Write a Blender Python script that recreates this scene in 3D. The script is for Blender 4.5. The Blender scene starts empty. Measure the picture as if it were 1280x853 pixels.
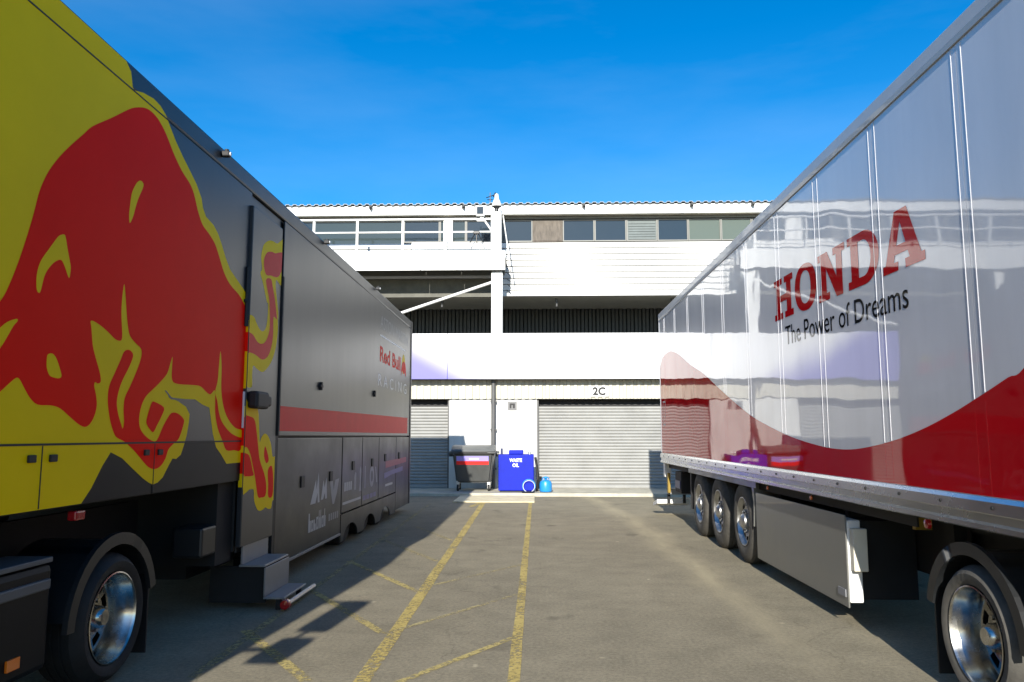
import bpy, bmesh, math, random
from mathutils import Vector, Matrix
random.seed(7)
scene = bpy.context.scene
col = scene.collection

# ------------------------------------------------------------------ camera
FPX, CX, CY, CAMH = 980.0, 640.0, 426.5, 1.55
PITCH = math.atan(118.5 / FPX)
YAW = math.atan(30.0 / FPX * math.cos(PITCH))
cd = bpy.data.cameras.new('camera')
cam = bpy.data.objects.new('camera', cd)
col.objects.link(cam)
cam.location = (0, 0, CAMH)
cam.rotation_euler = (math.pi / 2 + PITCH, 0, YAW)
cd.sensor_width = 36.0
cd.lens = FPX / 1280.0 * 36.0
cd.clip_end = 3000
cd.clip_start = 0.05
scene.camera = cam
scene.render.resolution_x, scene.render.resolution_y = 1024, 682

# ------------------------------------------------------------------ world, sun, exposure
SUN = Vector((0.105, 1.0, -0.418)).normalized()      # direction the light travels
elev = math.asin(-SUN.z)
azim = math.atan2(-SUN.x, -SUN.y)
w = bpy.data.worlds.new('World')
scene.world = w
w.use_nodes = True
nt = w.node_tree
nt.nodes.clear()
wo = nt.nodes.new('ShaderNodeOutputWorld')
bg = nt.nodes.new('ShaderNodeBackground')
sky = nt.nodes.new('ShaderNodeTexSky')
sky.sky_type = 'NISHITA'
sky.sun_disc = False
sky.sun_elevation = elev
sky.sun_rotation = azim
sky.altitude = 0
sky.air_density = 1.0
sky.dust_density = 0.3
sky.ozone_density = 4.0
hs = nt.nodes.new('ShaderNodeHueSaturation')
hs.inputs['Saturation'].default_value = 1.36
nt.links.new(sky.outputs[0], hs.inputs['Color'])
# thin high cirrus, everywhere over the sky
wtc = nt.nodes.new('ShaderNodeTexCoord')
wmp = nt.nodes.new('ShaderNodeMapping')
wmp.inputs['Rotation'].default_value = (0.3, 0.5, 0.4)
wmp.inputs['Scale'].default_value = (1.2, 1.2, 5.0)
wnz = nt.nodes.new('ShaderNodeTexNoise')
wnz.inputs['Scale'].default_value = 1.1
wnz.inputs['Detail'].default_value = 7
wnz.inputs['Roughness'].default_value = 0.55
wrm = nt.nodes.new('ShaderNodeMapRange')
wrm.inputs['From Min'].default_value = 0.42
wrm.inputs['From Max'].default_value = 0.8
wrm.inputs['To Max'].default_value = 0.075
wmx = nt.nodes.new('ShaderNodeMix')
wmx.data_type = 'RGBA'
wmx.inputs['B'].default_value = (7.0, 7.6, 8.2, 1)
nt.links.new(wtc.outputs['Generated'], wmp.inputs['Vector'])
nt.links.new(wmp.outputs[0], wnz.inputs['Vector'])
nt.links.new(wnz.outputs['Fac'], wrm.inputs['Value'])
nt.links.new(wrm.outputs[0], wmx.inputs['Factor'])
nt.links.new(hs.outputs[0], wmx.inputs['A'])
nt.links.new(wmx.outputs['Result'], bg.inputs[0])
bg.inputs[1].default_value = 0.112
nt.links.new(bg.outputs[0], wo.inputs[0])
sl = bpy.data.lights.new('sun', 'SUN')
sl.energy = 5.0
sl.angle = math.radians(0.5)
sl.color = (1.0, 0.95, 0.86)
so = bpy.data.objects.new('sun', sl)
col.objects.link(so)
so.location = (0, -10, 30)
so.rotation_euler = SUN.to_track_quat('-Z', 'Y').to_euler()
vs = scene.view_settings
vs.view_transform = 'Standard'
vs.look = 'None'
vs.exposure = 0.78
vs.gamma = 1.0
vs.use_curve_mapping = False

# ------------------------------------------------------------------ pixel -> place
_fw = Vector((-math.sin(YAW) * math.cos(PITCH), math.cos(YAW) * math.cos(PITCH), math.sin(PITCH)))
_rt = Vector((math.cos(YAW), math.sin(YAW), 0))
_up = _rt.cross(_fw)
_c = Vector((0, 0, CAMH))


def on(ax, v, px, py):
    d = _fw + _rt * ((px - CX) / FPX) - _up * ((py - CY) / FPX)
    t = (v - _c[ax]) / d[ax]
    return _c + d * t


# ------------------------------------------------------------------ materials
def mat(name, c, rough=0.5, metal=0.0, coat=0.0, var=0.0, vscale=3.0, bump=0.0, bscale=40.0,
        spec=0.5, rvar=0.0, coat_rough=0.03, wave=0.0, wscale=1.2, stretch=(1, 1, 1)):
    m = bpy.data.materials.new(name)
    m.use_nodes = True
    n, l = m.node_tree.nodes, m.node_tree.links
    b = n['Principled BSDF']
    b.inputs['Base Color'].default_value = (*c, 1)
    b.inputs['Roughness'].default_value = rough
    b.inputs['Metallic'].default_value = metal
    b.inputs['Specular IOR Level'].default_value = spec
    b.inputs['Coat Weight'].default_value = coat
    b.inputs['Coat Roughness'].default_value = coat_rough
    b.inputs['Coat IOR'].default_value = 1.62
    tc = n.new('ShaderNodeTexCoord')
    geo = n.new('ShaderNodeNewGeometry')
    mp = n.new('ShaderNodeMapping')
    mp.inputs['Scale'].default_value = stretch
    l.new(geo.outputs['Position'], mp.inputs['Vector'])
    if var or rvar:
        nz = n.new('ShaderNodeTexNoise')
        nz.inputs['Scale'].default_value = vscale
        nz.inputs['Detail'].default_value = 6
        nz.inputs['Roughness'].default_value = 0.62
        l.new(mp.outputs[0], nz.inputs['Vector'])
        if var:
            mr = n.new('ShaderNodeMapRange')
            mr.inputs['From Min'].default_value = 0.3
            mr.inputs['From Max'].default_value = 0.7
            mr.inputs['To Min'].default_value = 1 - var
            mr.inputs['To Max'].default_value = 1 + var * 0.6
            l.new(nz.outputs['Fac'], mr.inputs['Value'])
            mx = n.new('ShaderNodeVectorMath')
            mx.operation = 'SCALE'
            mx.inputs[0].default_value = c
            l.new(mr.outputs[0], mx.inputs['Scale'])
            l.new(mx.outputs[0], b.inputs['Base Color'])
        if rvar:
            m2 = n.new('ShaderNodeMapRange')
            m2.inputs['From Min'].default_value = 0.3
            m2.inputs['From Max'].default_value = 0.7
            m2.inputs['To Min'].default_value = max(0.02, rough - rvar)
            m2.inputs['To Max'].default_value = rough + rvar
            l.new(nz.outputs['Fac'], m2.inputs['Value'])
            l.new(m2.outputs[0], b.inputs['Roughness'])
    if bump:
        nb = n.new('ShaderNodeTexNoise')
        nb.inputs['Scale'].default_value = bscale
        nb.inputs['Detail'].default_value = 4
        l.new(mp.outputs[0], nb.inputs['Vector'])
        bp = n.new('ShaderNodeBump')
        bp.inputs['Strength'].default_value = bump
        bp.inputs['Distance'].default_value = 0.01
        l.new(nb.outputs['Fac'], bp.inputs['Height'])
        l.new(bp.outputs[0], b.inputs['Normal'])
    if wave:
        nb = n.new('ShaderNodeTexNoise')
        nb.inputs['Scale'].default_value = wscale
        nb.inputs['Detail'].default_value = 1.5
        l.new(geo.outputs['Position'], nb.inputs['Vector'])
        bp = n.new('ShaderNodeBump')
        bp.inputs['Strength'].default_value = 1.0
        bp.inputs['Distance'].default_value = wave
        l.new(nb.outputs['Fac'], bp.inputs['Height'])
        l.new(bp.outputs[0], b.inputs['Coat Normal'])
        l.new(bp.outputs[0], b.inputs['Normal'])
    return m


M = {}
M['white_paint'] = mat('trailer white gloss', (0.55, 0.55, 0.575), 0.35, coat=1.0, coat_rough=0.03, wave=0.0075, wscale=1.1, var=0.09, vscale=1.6, stretch=(1, 1.5, 0.35))
M['red_wrap'] = mat('trailer red gloss', (0.40, 0.0015, 0.006), 0.5, coat=0.8, spec=0.0, coat_rough=0.03, wave=0.0075, wscale=1.1)
M['red_letter'] = mat('red lettering film', (0.46, 0.003, 0.008), 0.5, coat=0.8, spec=0.0, coat_rough=0.03, wave=0.0075, wscale=1.1)
M['black_letter'] = mat('black lettering film', (0.008, 0.008, 0.010), 0.5, coat=0.8, spec=0.0, coat_rough=0.03, wave=0.0075, wscale=1.1)
M['charcoal'] = mat('charcoal satin paint', (0.022, 0.024, 0.028), 0.36, spec=0.42, var=0.06, vscale=1.2, rvar=0.015, stretch=(1, 3, 0.5))
M['charcoal_low'] = mat('charcoal locker paint', (0.024, 0.024, 0.022), 0.40, spec=0.36, var=0.12, vscale=2.0, rvar=0.06)
M['yellow_film'] = mat('yellow film', (0.90, 0.60, 0.002), 0.5, var=0.07, vscale=1.0, spec=0.06)
M['red_film'] = mat('red film', (0.92, 0.010, 0.002), 0.5, var=0.07, vscale=1.0, spec=0.04)
M['coral_film'] = mat('coral red film', (0.80, 0.035, 0.03), 0.5, var=0.06, spec=0.1)
M['white_film'] = mat('white film', (0.7, 0.7, 0.7), 0.45)
M['grey_film'] = mat('grey film', (0.22, 0.225, 0.24), 0.45)
M['black'] = mat('black rubber', (0.008, 0.008, 0.009), 0.6)
M['black_plastic'] = mat('black plastic', (0.012, 0.013, 0.014), 0.45, var=0.2, vscale=6, bump=0.05)
M['chassis'] = mat('dark chassis paint', (0.006, 0.006, 0.0065), 0.75, var=0.3, vscale=5)
M['tyre'] = mat('tyre rubber', (0.012, 0.012, 0.0115), 0.75, var=0.35, vscale=8, bump=0.3, bscale=30)
M['tyre_dusty'] = mat('dusty tyre rubber', (0.075, 0.07, 0.06), 0.85, var=0.35, vscale=8, bump=0.3, bscale=30)
M['chrome'] = mat('polished alloy', (0.50, 0.49, 0.46), 0.22, metal=1.0, rvar=0.10, var=0.3, vscale=9)
M['alloy'] = mat('brushed alloy', (0.50, 0.50, 0.49), 0.42, metal=1.0, var=0.25, vscale=8, rvar=0.08)
M['alu_rail'] = mat('anodised side rail', (0.58, 0.59, 0.60), 0.26, metal=1.0, var=0.05, vscale=2, rvar=0.05)
M['alu_plate'] = mat('aluminium plate', (0.28, 0.285, 0.29), 0.5, metal=0.5, var=0.15, vscale=10, rvar=0.1)
M['grey_panel'] = mat('grey skirt panel', (0.17, 0.17, 0.155), 0.38, var=0.12, vscale=2.5, rvar=0.08, coat=0.2)
M['roof_rail'] = mat('grey roof rail', (0.42, 0.43, 0.45), 0.35, var=0.08, vscale=3, coat=0.3)
M['white_wall'] = mat('white wall paint', (0.56, 0.555, 0.525), 0.7, var=0.22, vscale=2.2, stretch=(1.4, 1, 0.3), bump=0.08, bscale=60)
M['white_metal'] = mat('white painted steel', (0.72, 0.72, 0.70), 0.45, var=0.16, vscale=2.5, stretch=(1.4, 1, 0.35))
M['cladding'] = mat('white cladding board', (0.68, 0.68, 0.66), 0.5, var=0.16, vscale=1.5, stretch=(0.4, 1, 4))
M['cream'] = mat('cream corrugated sheet', (0.50, 0.48, 0.40), 0.55, var=0.14, vscale=2.5, stretch=(1, 1, 0.4))
M['shutter'] = mat('galvanised shutter', (0.265, 0.265, 0.25), 0.5, var=0.14, vscale=2.0, rvar=0.1)
M['soffit'] = mat('beige soffit board', (0.62, 0.58, 0.47), 0.7, var=0.12, vscale=2)
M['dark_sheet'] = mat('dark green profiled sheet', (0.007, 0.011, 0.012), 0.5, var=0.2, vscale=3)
M['steel_under'] = mat('underside steel', (0.08, 0.078, 0.06), 0.6, var=0.3, vscale=4)
M['roof_sheet'] = mat('grey roof sheet', (0.20, 0.24, 0.28), 0.45, var=0.15, vscale=4)
M['grey_pipe'] = mat('grey drainpipe', (0.09, 0.09, 0.088), 0.5, var=0.15, vscale=5)
M['frame_grey'] = mat('grey window frame', (0.16, 0.16, 0.145), 0.5, var=0.1)
M['concrete'] = mat('concrete', (0.46, 0.43, 0.34), 0.85, var=0.25, vscale=3, bump=0.2, bscale=50)
M['pale_board'] = mat('pale plywood sheet', (0.66, 0.58, 0.38), 0.8, var=0.18, vscale=4, bump=0.1)
M['ply'] = mat('weathered plywood', (0.13, 0.11, 0.09), 0.8, var=0.35, vscale=5, stretch=(3, 1, 0.8))
M['blind'] = mat('pale blind', (0.11, 0.135, 0.135), 0.6, var=0.15, vscale=4)
M['bin'] = mat('dark grey bin plastic', (0.050, 0.052, 0.050), 0.42, var=0.2, vscale=6)
M['bin_lid'] = mat('grey bin lid plastic', (0.12, 0.125, 0.12), 0.4, var=0.15, vscale=6)
M['tank'] = mat('royal blue steel', (0.001, 0.012, 0.36), 0.5, var=0.12, vscale=5, spec=0.2)
M['bottle'] = mat('sky blue enamel', (0.02, 0.25, 0.62), 0.35, var=0.1)
M['lilac'] = mat('lilac print', (0.28, 0.24, 0.62), 0.5)
M['dark_strip'] = mat('dark grey strip', (0.09, 0.095, 0.10), 0.5, var=0.1)
M['sign_grey'] = mat('grey sign plate', (0.14, 0.14, 0.14), 0.5)
M['fairing_black'] = mat('black fairing', (0.008, 0.008, 0.009), 0.5, spec=0.2, var=0.15)
M['orange'] = mat('orange lens', (0.85, 0.18, 0.01), 0.25, coat=0.5)
M['red_lens'] = mat('red lens', (0.35, 0.008, 0.01), 0.2, coat=0.6)
M['yellow_paint'] = mat('yellow marker paint', (0.26, 0.17, 0.015), 0.5)
M['blue_dark'] = mat('dark blue plate', (0.02, 0.03, 0.10), 0.4)
M['cab_white'] = mat('white cab paint', (0.70, 0.70, 0.72), 0.35, coat=0.8)


def glass(name, c, rough=0.04):
    return mat(name, c, rough, spec=0.6, wave=0.004, wscale=2.0)


M['dark_glass'] = glass('dark window glass', (0.022, 0.034, 0.045))
M['grey_glass'] = glass('grey window glass', (0.035, 0.05, 0.052))
M['green_glass'] = glass('pale green window glass', (0.10, 0.12, 0.095))


def parapet_mat():
    m = mat('printed parapet panel', (0.8, 0.8, 0.8), 0.45, var=0.03)
    n, l = m.node_tree.nodes, m.node_tree.links
    b = n['Principled BSDF']
    geo = n.new('ShaderNodeNewGeometry')
    sx = n.new('ShaderNodeSeparateXYZ')
    l.new(geo.outputs['Position'], sx.inputs[0])
    # a lilac printed sweep that starts low at x = -1.3 and climbs to the left
    e = n.new('ShaderNodeMath'); e.operation = 'MULTIPLY_ADD'
    e.inputs[1].default_value = -0.55; e.inputs[2].default_value = 2.42
    l.new(sx.outputs['X'], e.inputs[0])
    dlt = n.new('ShaderNodeMath'); dlt.operation = 'SUBTRACT'
    l.new(e.outputs[0], dlt.inputs[0]); l.new(sx.outputs['Z'], dlt.inputs[1])
    mr = n.new('ShaderNodeMapRange'); mr.interpolation_type = 'SMOOTHSTEP'
    mr.inputs['From Min'].default_value = -0.35; mr.inputs['From Max'].default_value = 0.75
    l.new(dlt.outputs[0], mr.inputs['Value'])
    mx = n.new('ShaderNodeMix'); mx.data_type = 'RGBA'
    mx.inputs['A'].default_value = (0.72, 0.72, 0.715, 1)
    mx.inputs['B'].default_value = (0.12, 0.11, 0.42, 1)
    l.new(mr.outputs[0], mx.inputs['Factor'])
    l.new(mx.outputs['Result'], b.inputs['Base Color'])
    return m


M['parapet'] = parapet_mat()


def asphalt_mat():
    m = bpy.data.materials.new('asphalt')
    m.use_nodes = True
    n, l = m.node_tree.nodes, m.node_tree.links
    b = n['Principled BSDF']
    geo = n.new('ShaderNodeNewGeometry')

    def noise(scale, detail=5, rough=0.6, st=(1, 1, 1)):
        mp = n.new('ShaderNodeMapping'); mp.inputs['Scale'].default_value = st
        l.new(geo.outputs['Position'], mp.inputs['Vector'])
        z = n.new('ShaderNodeTexNoise'); z.inputs['Scale'].default_value = scale
        z.inputs['Detail'].default_value = detail; z.inputs['Roughness'].default_value = rough
        l.new(mp.outputs[0], z.inputs['Vector'])
        return z.outputs['Fac']

    def ramp(v, a, bb, lo, hi):
        r = n.new('ShaderNodeMapRange')
        r.inputs['From Min'].default_value = a; r.inputs['From Max'].default_value = bb
        r.inputs['To Min'].default_value = lo; r.inputs['To Max'].default_value = hi
        l.new(v, r.inputs['Value'])
        return r.outputs[0]

    def mul(a, c):
        q = n.new('ShaderNodeMath'); q.operation = 'MULTIPLY'
        for i, v in enumerate((a, c)):
            if isinstance(v, (int, float)):
                q.inputs[i].default_value = v
            else:
                l.new(v, q.inputs[i])
        return q.outputs[0]

    big = ramp(noise(0.35, 4), 0.3, 0.7, 0.86, 1.12)
    mid = ramp(noise(2.2, 7, 0.7), 0.3, 0.7, 0.82, 1.14)
    fine = ramp(noise(34, 4, 0.75), 0.3, 0.7, 0.72, 1.28)
    grit = ramp(noise(220, 2, 0.7), 0.35, 0.72, 0.8, 1.4)
    oil = mul(ramp(noise(1.6, 3, 0.5, (1, 0.7, 1)), 0.64, 0.74, 1.0, 0.58), ramp(noise(5.5, 2, 0.5), 0.72, 0.78, 1.0, 1.7))
    v = mul(mul(mul(mul(big, mid), fine), grit), oil)
    sc = n.new('ShaderNodeVectorMath'); sc.operation = 'SCALE'
    sc.inputs[0].default_value = (0.238, 0.208, 0.143)
    l.new(v, sc.inputs['Scale'])
    # cracks
    vo = n.new('ShaderNodeTexVoronoi'); vo.feature = 'DISTANCE_TO_EDGE'; vo.inputs['Scale'].default_value = 0.33
    dn = n.new('ShaderNodeTexNoise'); dn.inputs['Scale'].default_value = 1.5; dn.inputs['Detail'].default_value = 5
    l.new(geo.outputs['Position'], dn.inputs['Vector'])
    ad = n.new('ShaderNodeVectorMath'); ad.operation = 'MULTIPLY_ADD'
    ad.inputs[1].default_value = (0.9, 0.9, 0.0)
    l.new(dn.outputs['Color'], ad.inputs[0]); l.new(geo.outputs['Position'], ad.inputs[2])
    l.new(ad.outputs[0], vo.inputs['Vector'])
    ck = ramp(vo.outputs['Distance'], 0.0, 0.004, 0.82, 1.0)
    s2 = n.new('ShaderNodeVectorMath'); s2.operation = 'SCALE'
    l.new(sc.outputs[0], s2.inputs[0]); l.new(ck, s2.inputs['Scale'])
    # pale strip: sunlight bounced off the glossy trailer side, painted into the asphalt
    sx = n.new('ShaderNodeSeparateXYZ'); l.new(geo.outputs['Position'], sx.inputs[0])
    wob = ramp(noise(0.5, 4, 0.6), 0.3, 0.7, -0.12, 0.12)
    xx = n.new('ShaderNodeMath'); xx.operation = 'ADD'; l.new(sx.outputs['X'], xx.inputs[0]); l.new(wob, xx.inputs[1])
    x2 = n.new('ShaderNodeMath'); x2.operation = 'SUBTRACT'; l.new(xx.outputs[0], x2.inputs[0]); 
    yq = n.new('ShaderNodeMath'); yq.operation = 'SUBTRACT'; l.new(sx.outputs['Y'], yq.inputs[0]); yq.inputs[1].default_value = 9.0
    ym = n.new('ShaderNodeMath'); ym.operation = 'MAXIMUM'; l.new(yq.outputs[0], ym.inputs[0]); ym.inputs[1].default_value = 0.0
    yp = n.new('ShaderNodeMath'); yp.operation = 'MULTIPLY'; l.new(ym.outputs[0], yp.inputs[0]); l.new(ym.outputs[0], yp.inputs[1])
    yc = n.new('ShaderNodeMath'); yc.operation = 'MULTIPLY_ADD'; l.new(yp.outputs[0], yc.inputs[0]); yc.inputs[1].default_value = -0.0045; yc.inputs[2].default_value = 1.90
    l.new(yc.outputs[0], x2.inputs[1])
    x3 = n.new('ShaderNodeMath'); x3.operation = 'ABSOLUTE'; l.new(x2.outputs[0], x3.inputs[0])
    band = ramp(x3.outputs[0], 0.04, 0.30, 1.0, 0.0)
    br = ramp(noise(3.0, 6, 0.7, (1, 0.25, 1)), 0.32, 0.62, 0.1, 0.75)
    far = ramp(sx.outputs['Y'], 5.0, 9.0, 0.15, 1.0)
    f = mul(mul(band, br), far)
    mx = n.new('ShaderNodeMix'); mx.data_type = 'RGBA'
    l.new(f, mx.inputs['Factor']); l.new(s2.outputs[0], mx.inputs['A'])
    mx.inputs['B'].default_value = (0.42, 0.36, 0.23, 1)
    l.new(mx.outputs['Result'], b.inputs['Base Color'])
    b.inputs['Roughness'].default_value = 0.88
    b.inputs['Specular IOR Level'].default_value = 0.3
    bp = n.new('ShaderNodeBump'); bp.inputs['Strength'].default_value = 0.5; bp.inputs['Distance'].default_value = 0.006
    l.new(mul(fine, grit), bp.inputs['Height'])
    l.new(bp.outputs[0], b.inputs['Normal'])
    return m


def worn_paint(name, c, keep):
    m = mat(name, c, 0.75, var=0.2, vscale=9)
    n, l = m.node_tree.nodes, m.node_tree.links
    b = n['Principled BSDF']
    geo = n.new('ShaderNodeNewGeometry')
    z = n.new('ShaderNodeTexNoise'); z.inputs['Scale'].default_value = 24; z.inputs['Detail'].default_value = 8
    z.inputs['Roughness'].default_value = 0.75
    l.new(geo.outputs['Position'], z.inputs['Vector'])
    r = n.new('ShaderNodeMapRange')
    r.inputs['From Min'].default_value = keep; r.inputs['From Max'].default_value = keep + 0.10
    z2 = n.new('ShaderNodeTexNoise'); z2.inputs['Scale'].default_value = 2.3; z2.inputs['Detail'].default_value = 4
    l.new(geo.outputs['Position'], z2.inputs['Vector'])
    ma = n.new('ShaderNodeMath'); ma.operation = 'MULTIPLY_ADD'; ma.inputs[1].default_value = 0.34; ma.inputs[2].default_value = -0.15
    l.new(z2.outputs['Fac'], ma.inputs[0])
    sm = n.new('ShaderNodeMath'); sm.operation = 'ADD'
    l.new(z.outputs['Fac'], sm.inputs[0]); l.new(ma.outputs[0], sm.inputs[1])
    l.new(sm.outputs[0], r.inputs['Value'])
    mu = n.new('ShaderNodeMath'); mu.operation = 'MULTIPLY'; mu.inputs[1].default_value = 0.85
    l.new(r.outputs[0], mu.inputs[0])
    l.new(mu.outputs[0], b.inputs['Alpha'])
    return m


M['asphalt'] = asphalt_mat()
M['line_strong'] = worn_paint('worn yellow line paint', (0.52, 0.40, 0.12), 0.42)
M['line_mid'] = worn_paint('faded yellow line paint', (0.50, 0.40, 0.14), 0.44)
M['line_faint'] = worn_paint('almost gone yellow line paint', (0.46, 0.38, 0.17), 0.465)


# ------------------------------------------------------------------ object helpers
WORLD = {}


def empty(name, loc, label, cat, group=None):
    o = bpy.data.objects.new(name, None)
    col.objects.link(o)
    o.location = loc
    o.empty_display_size = 0.3
    WORLD[o.name] = Vector(loc)
    tag(o, label, cat, group)
    return o


def tag(o, label=None, cat=None, group=None, kind=None):
    if label: o['label'] = label
    if cat: o['category'] = cat
    if group: o['group'] = group
    if kind: o['kind'] = kind
    return o


def link_mesh(name, me, m, parent=None, smooth=False, base=False):
    if len(me.vertices) == 0:
        raise RuntimeError('empty mesh ' + name)
    xs = [v.co.x for v in me.vertices]; ys = [v.co.y for v in me.vertices]; zs = [v.co.z for v in me.vertices]
    c = Vector(((min(xs) + max(xs)) / 2, (min(ys) + max(ys)) / 2, min(zs) if base else (min(zs) + max(zs)) / 2))
    me.transform(Matrix.Translation(-c))
    o = bpy.data.objects.new(name, me)
    col.objects.link(o)
    WORLD[o.name] = c
    if parent is not None:
        o.parent = parent
        o.location = c - WORLD[parent.name]
    else:
        o.location = c
    me.materials.clear()
    me.materials.append(M[m] if isinstance(m, str) else m)
    for p in me.polygons:
        p.use_smooth = smooth
    return o


def obj(name, bm, m, parent=None, smooth=False, base=False):
    bmesh.ops.recalc_face_normals(bm, faces=bm.faces[:])
    me = bpy.data.meshes.new(name)
    bm.to_mesh(me)
    bm.free()
    o = link_mesh(name, me, m, parent, smooth, base)
    if smooth:
        try:
            me.set_sharp_from_angle(angle=math.radians(35))
        except Exception:
            pass
    return o


def B():
    return bmesh.new()


def box(bm, x0, x1, y0, y1, z0, z1, bev=0.0, seg=2):
    t = bmesh.new() if bev else bm
    vs_ = [t.verts.new((x, y, z)) for x in (x0, x1) for y in (y0, y1) for z in (z0, z1)]
    for f in ((0, 1, 3, 2), (4, 6, 7, 5), (0, 4, 5, 1), (2, 3, 7, 6), (0, 2, 6, 4), (1, 5, 7, 3)):
        t.faces.new([vs_[i] for i in f])
    if bev:
        bmesh.ops.bevel(t, geom=t.edges[:], offset=bev, segments=seg, affect='EDGES', profile=0.5)
        me = bpy.data.meshes.new('tmp'); t.to_mesh(me); t.free()
        bm.from_mesh(me); bpy.data.meshes.remove(me)
    return bm


def prism(bm, pts, axis, a, b, bev=0.0):
    """pts in the plane across `axis`, extruded from a to b. axis x: pts=(y,z); y: (x,z); z: (x,y)"""
    def P(p, t):
        return (t, p[0], p[1]) if axis == 'x' else (p[0], t, p[1]) if axis == 'y' else (p[0], p[1], t)
    t = bmesh.new() if bev else bm
    lo = [t.verts.new(P(p, a)) for p in pts]
    hi = [t.verts.new(P(p, b)) for p in pts]
    n = len(pts)
    t.faces.new(lo); t.faces.new(hi[::-1])
    for i in range(n):
        t.faces.new((lo[i], lo[(i + 1) % n], hi[(i + 1) % n], hi[i]))
    if bev:
        bmesh.ops.bevel(t, geom=t.edges[:], offset=bev, segments=2, affect='EDGES', profile=0.5)
        me = bpy.data.meshes.new('tmp'); t.to_mesh(me); t.free()
        bm.from_mesh(me); bpy.data.meshes.remove(me)
    return bm


def tube(bm, p, q, r, n=10, r2=None):
    p, q = Vector(p), Vector(q)
    d = (q - p).normalized()
    a = d.cross(Vector((0, 0, 1)))
    if a.length < 1e-4: a = Vector((1, 0, 0))
    a.normalize(); b = d.cross(a)
    r2 = r if r2 is None else r2
    A = [bm.verts.new(p + (a * math.cos(t) + b * math.sin(t)) * r) for t in [2 * math.pi * i / n for i in range(n)]]
    Q = [bm.verts.new(q + (a * math.cos(t) + b * math.sin(t)) * r2) for t in [2 * math.pi * i / n for i in range(n)]]
    bm.faces.new(A); bm.faces.new(Q[::-1])
    for i in range(n):
        bm.faces.new((A[i], A[(i + 1) % n], Q[(i + 1) % n], Q[i]))
    return bm


def lathe(bm, prof, c, axis, n=32, closed=False, sgn=1):
    """prof: (offset along axis * sgn, radius)"""
    c = Vector(c)
    rings = []
    for (o, r) in prof:
        ring = []
        for i in range(n):
            t = 2 * math.pi * i / n
            if axis == 'x': v = Vector((o * sgn, r * math.cos(t), r * math.sin(t)))
            elif axis == 'z': v = Vector((r * math.cos(t), r * math.sin(t), o * sgn))
            else: v = Vector((r * math.cos(t), o * sgn, r * math.sin(t)))
            ring.append(bm.verts.new(c + v))
        rings.append(ring)
    k = len(rings)
    for j in range(k if closed else k - 1):
        A, Q = rings[j], rings[(j + 1) % k]
        for i in range(n):
            bm.faces.new((A[i], A[(i + 1) % n], Q[(i + 1) % n], Q[i]))
    return bm


def torus(bm, c, R, r, axis='x', n=28, k=8):
    return lathe(bm, [(r * math.sin(2 * math.pi * i / k), R + r * math.cos(2 * math.pi * i / k)) for i in range(k)], c, axis, n, True)


# ---- flat print: 2D curves filled and laid on a plane
def smooth_loop(pts, k=4):
    n = len(pts); out = []
    for i in range(n):
        p0, p1, p2, p3 = pts[i - 1], pts[i], pts[(i + 1) % n], pts[(i + 2) % n]
        for s in range(k):
            t = s / k
            out.append(tuple(0.5 * ((2 * p1[d]) + (-p0[d] + p2[d]) * t + (2 * p0[d] - 5 * p1[d] + 4 * p2[d] - p3[d]) * t * t
                             + (-p0[d] + 3 * p1[d] - 3 * p2[d] + p3[d]) * t ** 3) for d in (0, 1)))
    return out


def curve_mesh(cu):
    o = bpy.data.objects.new('tmp', cu)
    col.objects.link(o)
    bpy.context.view_layer.update()
    dg = bpy.context.evaluated_depsgraph_get()
    me = bpy.data.meshes.new_from_object(o.evaluated_get(dg))
    bpy.data.objects.remove(o)
    bpy.data.curves.remove(cu)
    return me


def fill_mesh(loops):
    cu = bpy.data.curves.new('tmp', 'CURVE')
    cu.dimensions = '2D'; cu.fill_mode = 'BOTH'
    for lp in loops:
        s = cu.splines.new('POLY'); s.points.add(len(lp) - 1)
        for i, p in enumerate(lp): s.points[i].co = (p[0], p[1], 0, 1)
        s.use_cyclic_u = True
    return curve_mesh(cu)


def text_mesh(body, spacing=1.0, shear=0.0, bold=0.0):
    cu = bpy.data.curves.new('tmp', 'FONT')
    cu.body = body; cu.size = 1.0; cu.space_character = spacing; cu.shear = shear
    cu.offset = bold; cu.resolution_u = 4
    return curve_mesh(cu)


def lay(me, side, plane):
    """flat (u,v) mesh onto a vertical side: 'L' faces +X with u=+Y, 'R' faces -X with u=-Y, 'F' faces -Y with u=+X"""
    for v in me.vertices:
        u, h = v.co.x, v.co.y
        v.co = (plane, u, h) if side == 'L' else (plane, -u, h) if side == 'R' else (u, plane, h)
    nrm = {'L': Vector((1, 0, 0)), 'R': Vector((-1, 0, 0)), 'F': Vector((0, -1, 0))}[side]
    if me.polygons:
        me.update()
        s = sum((p.normal.dot(nrm) * p.area for p in me.polygons))
        if s < 0: me.flip_normals()
    return me


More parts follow.
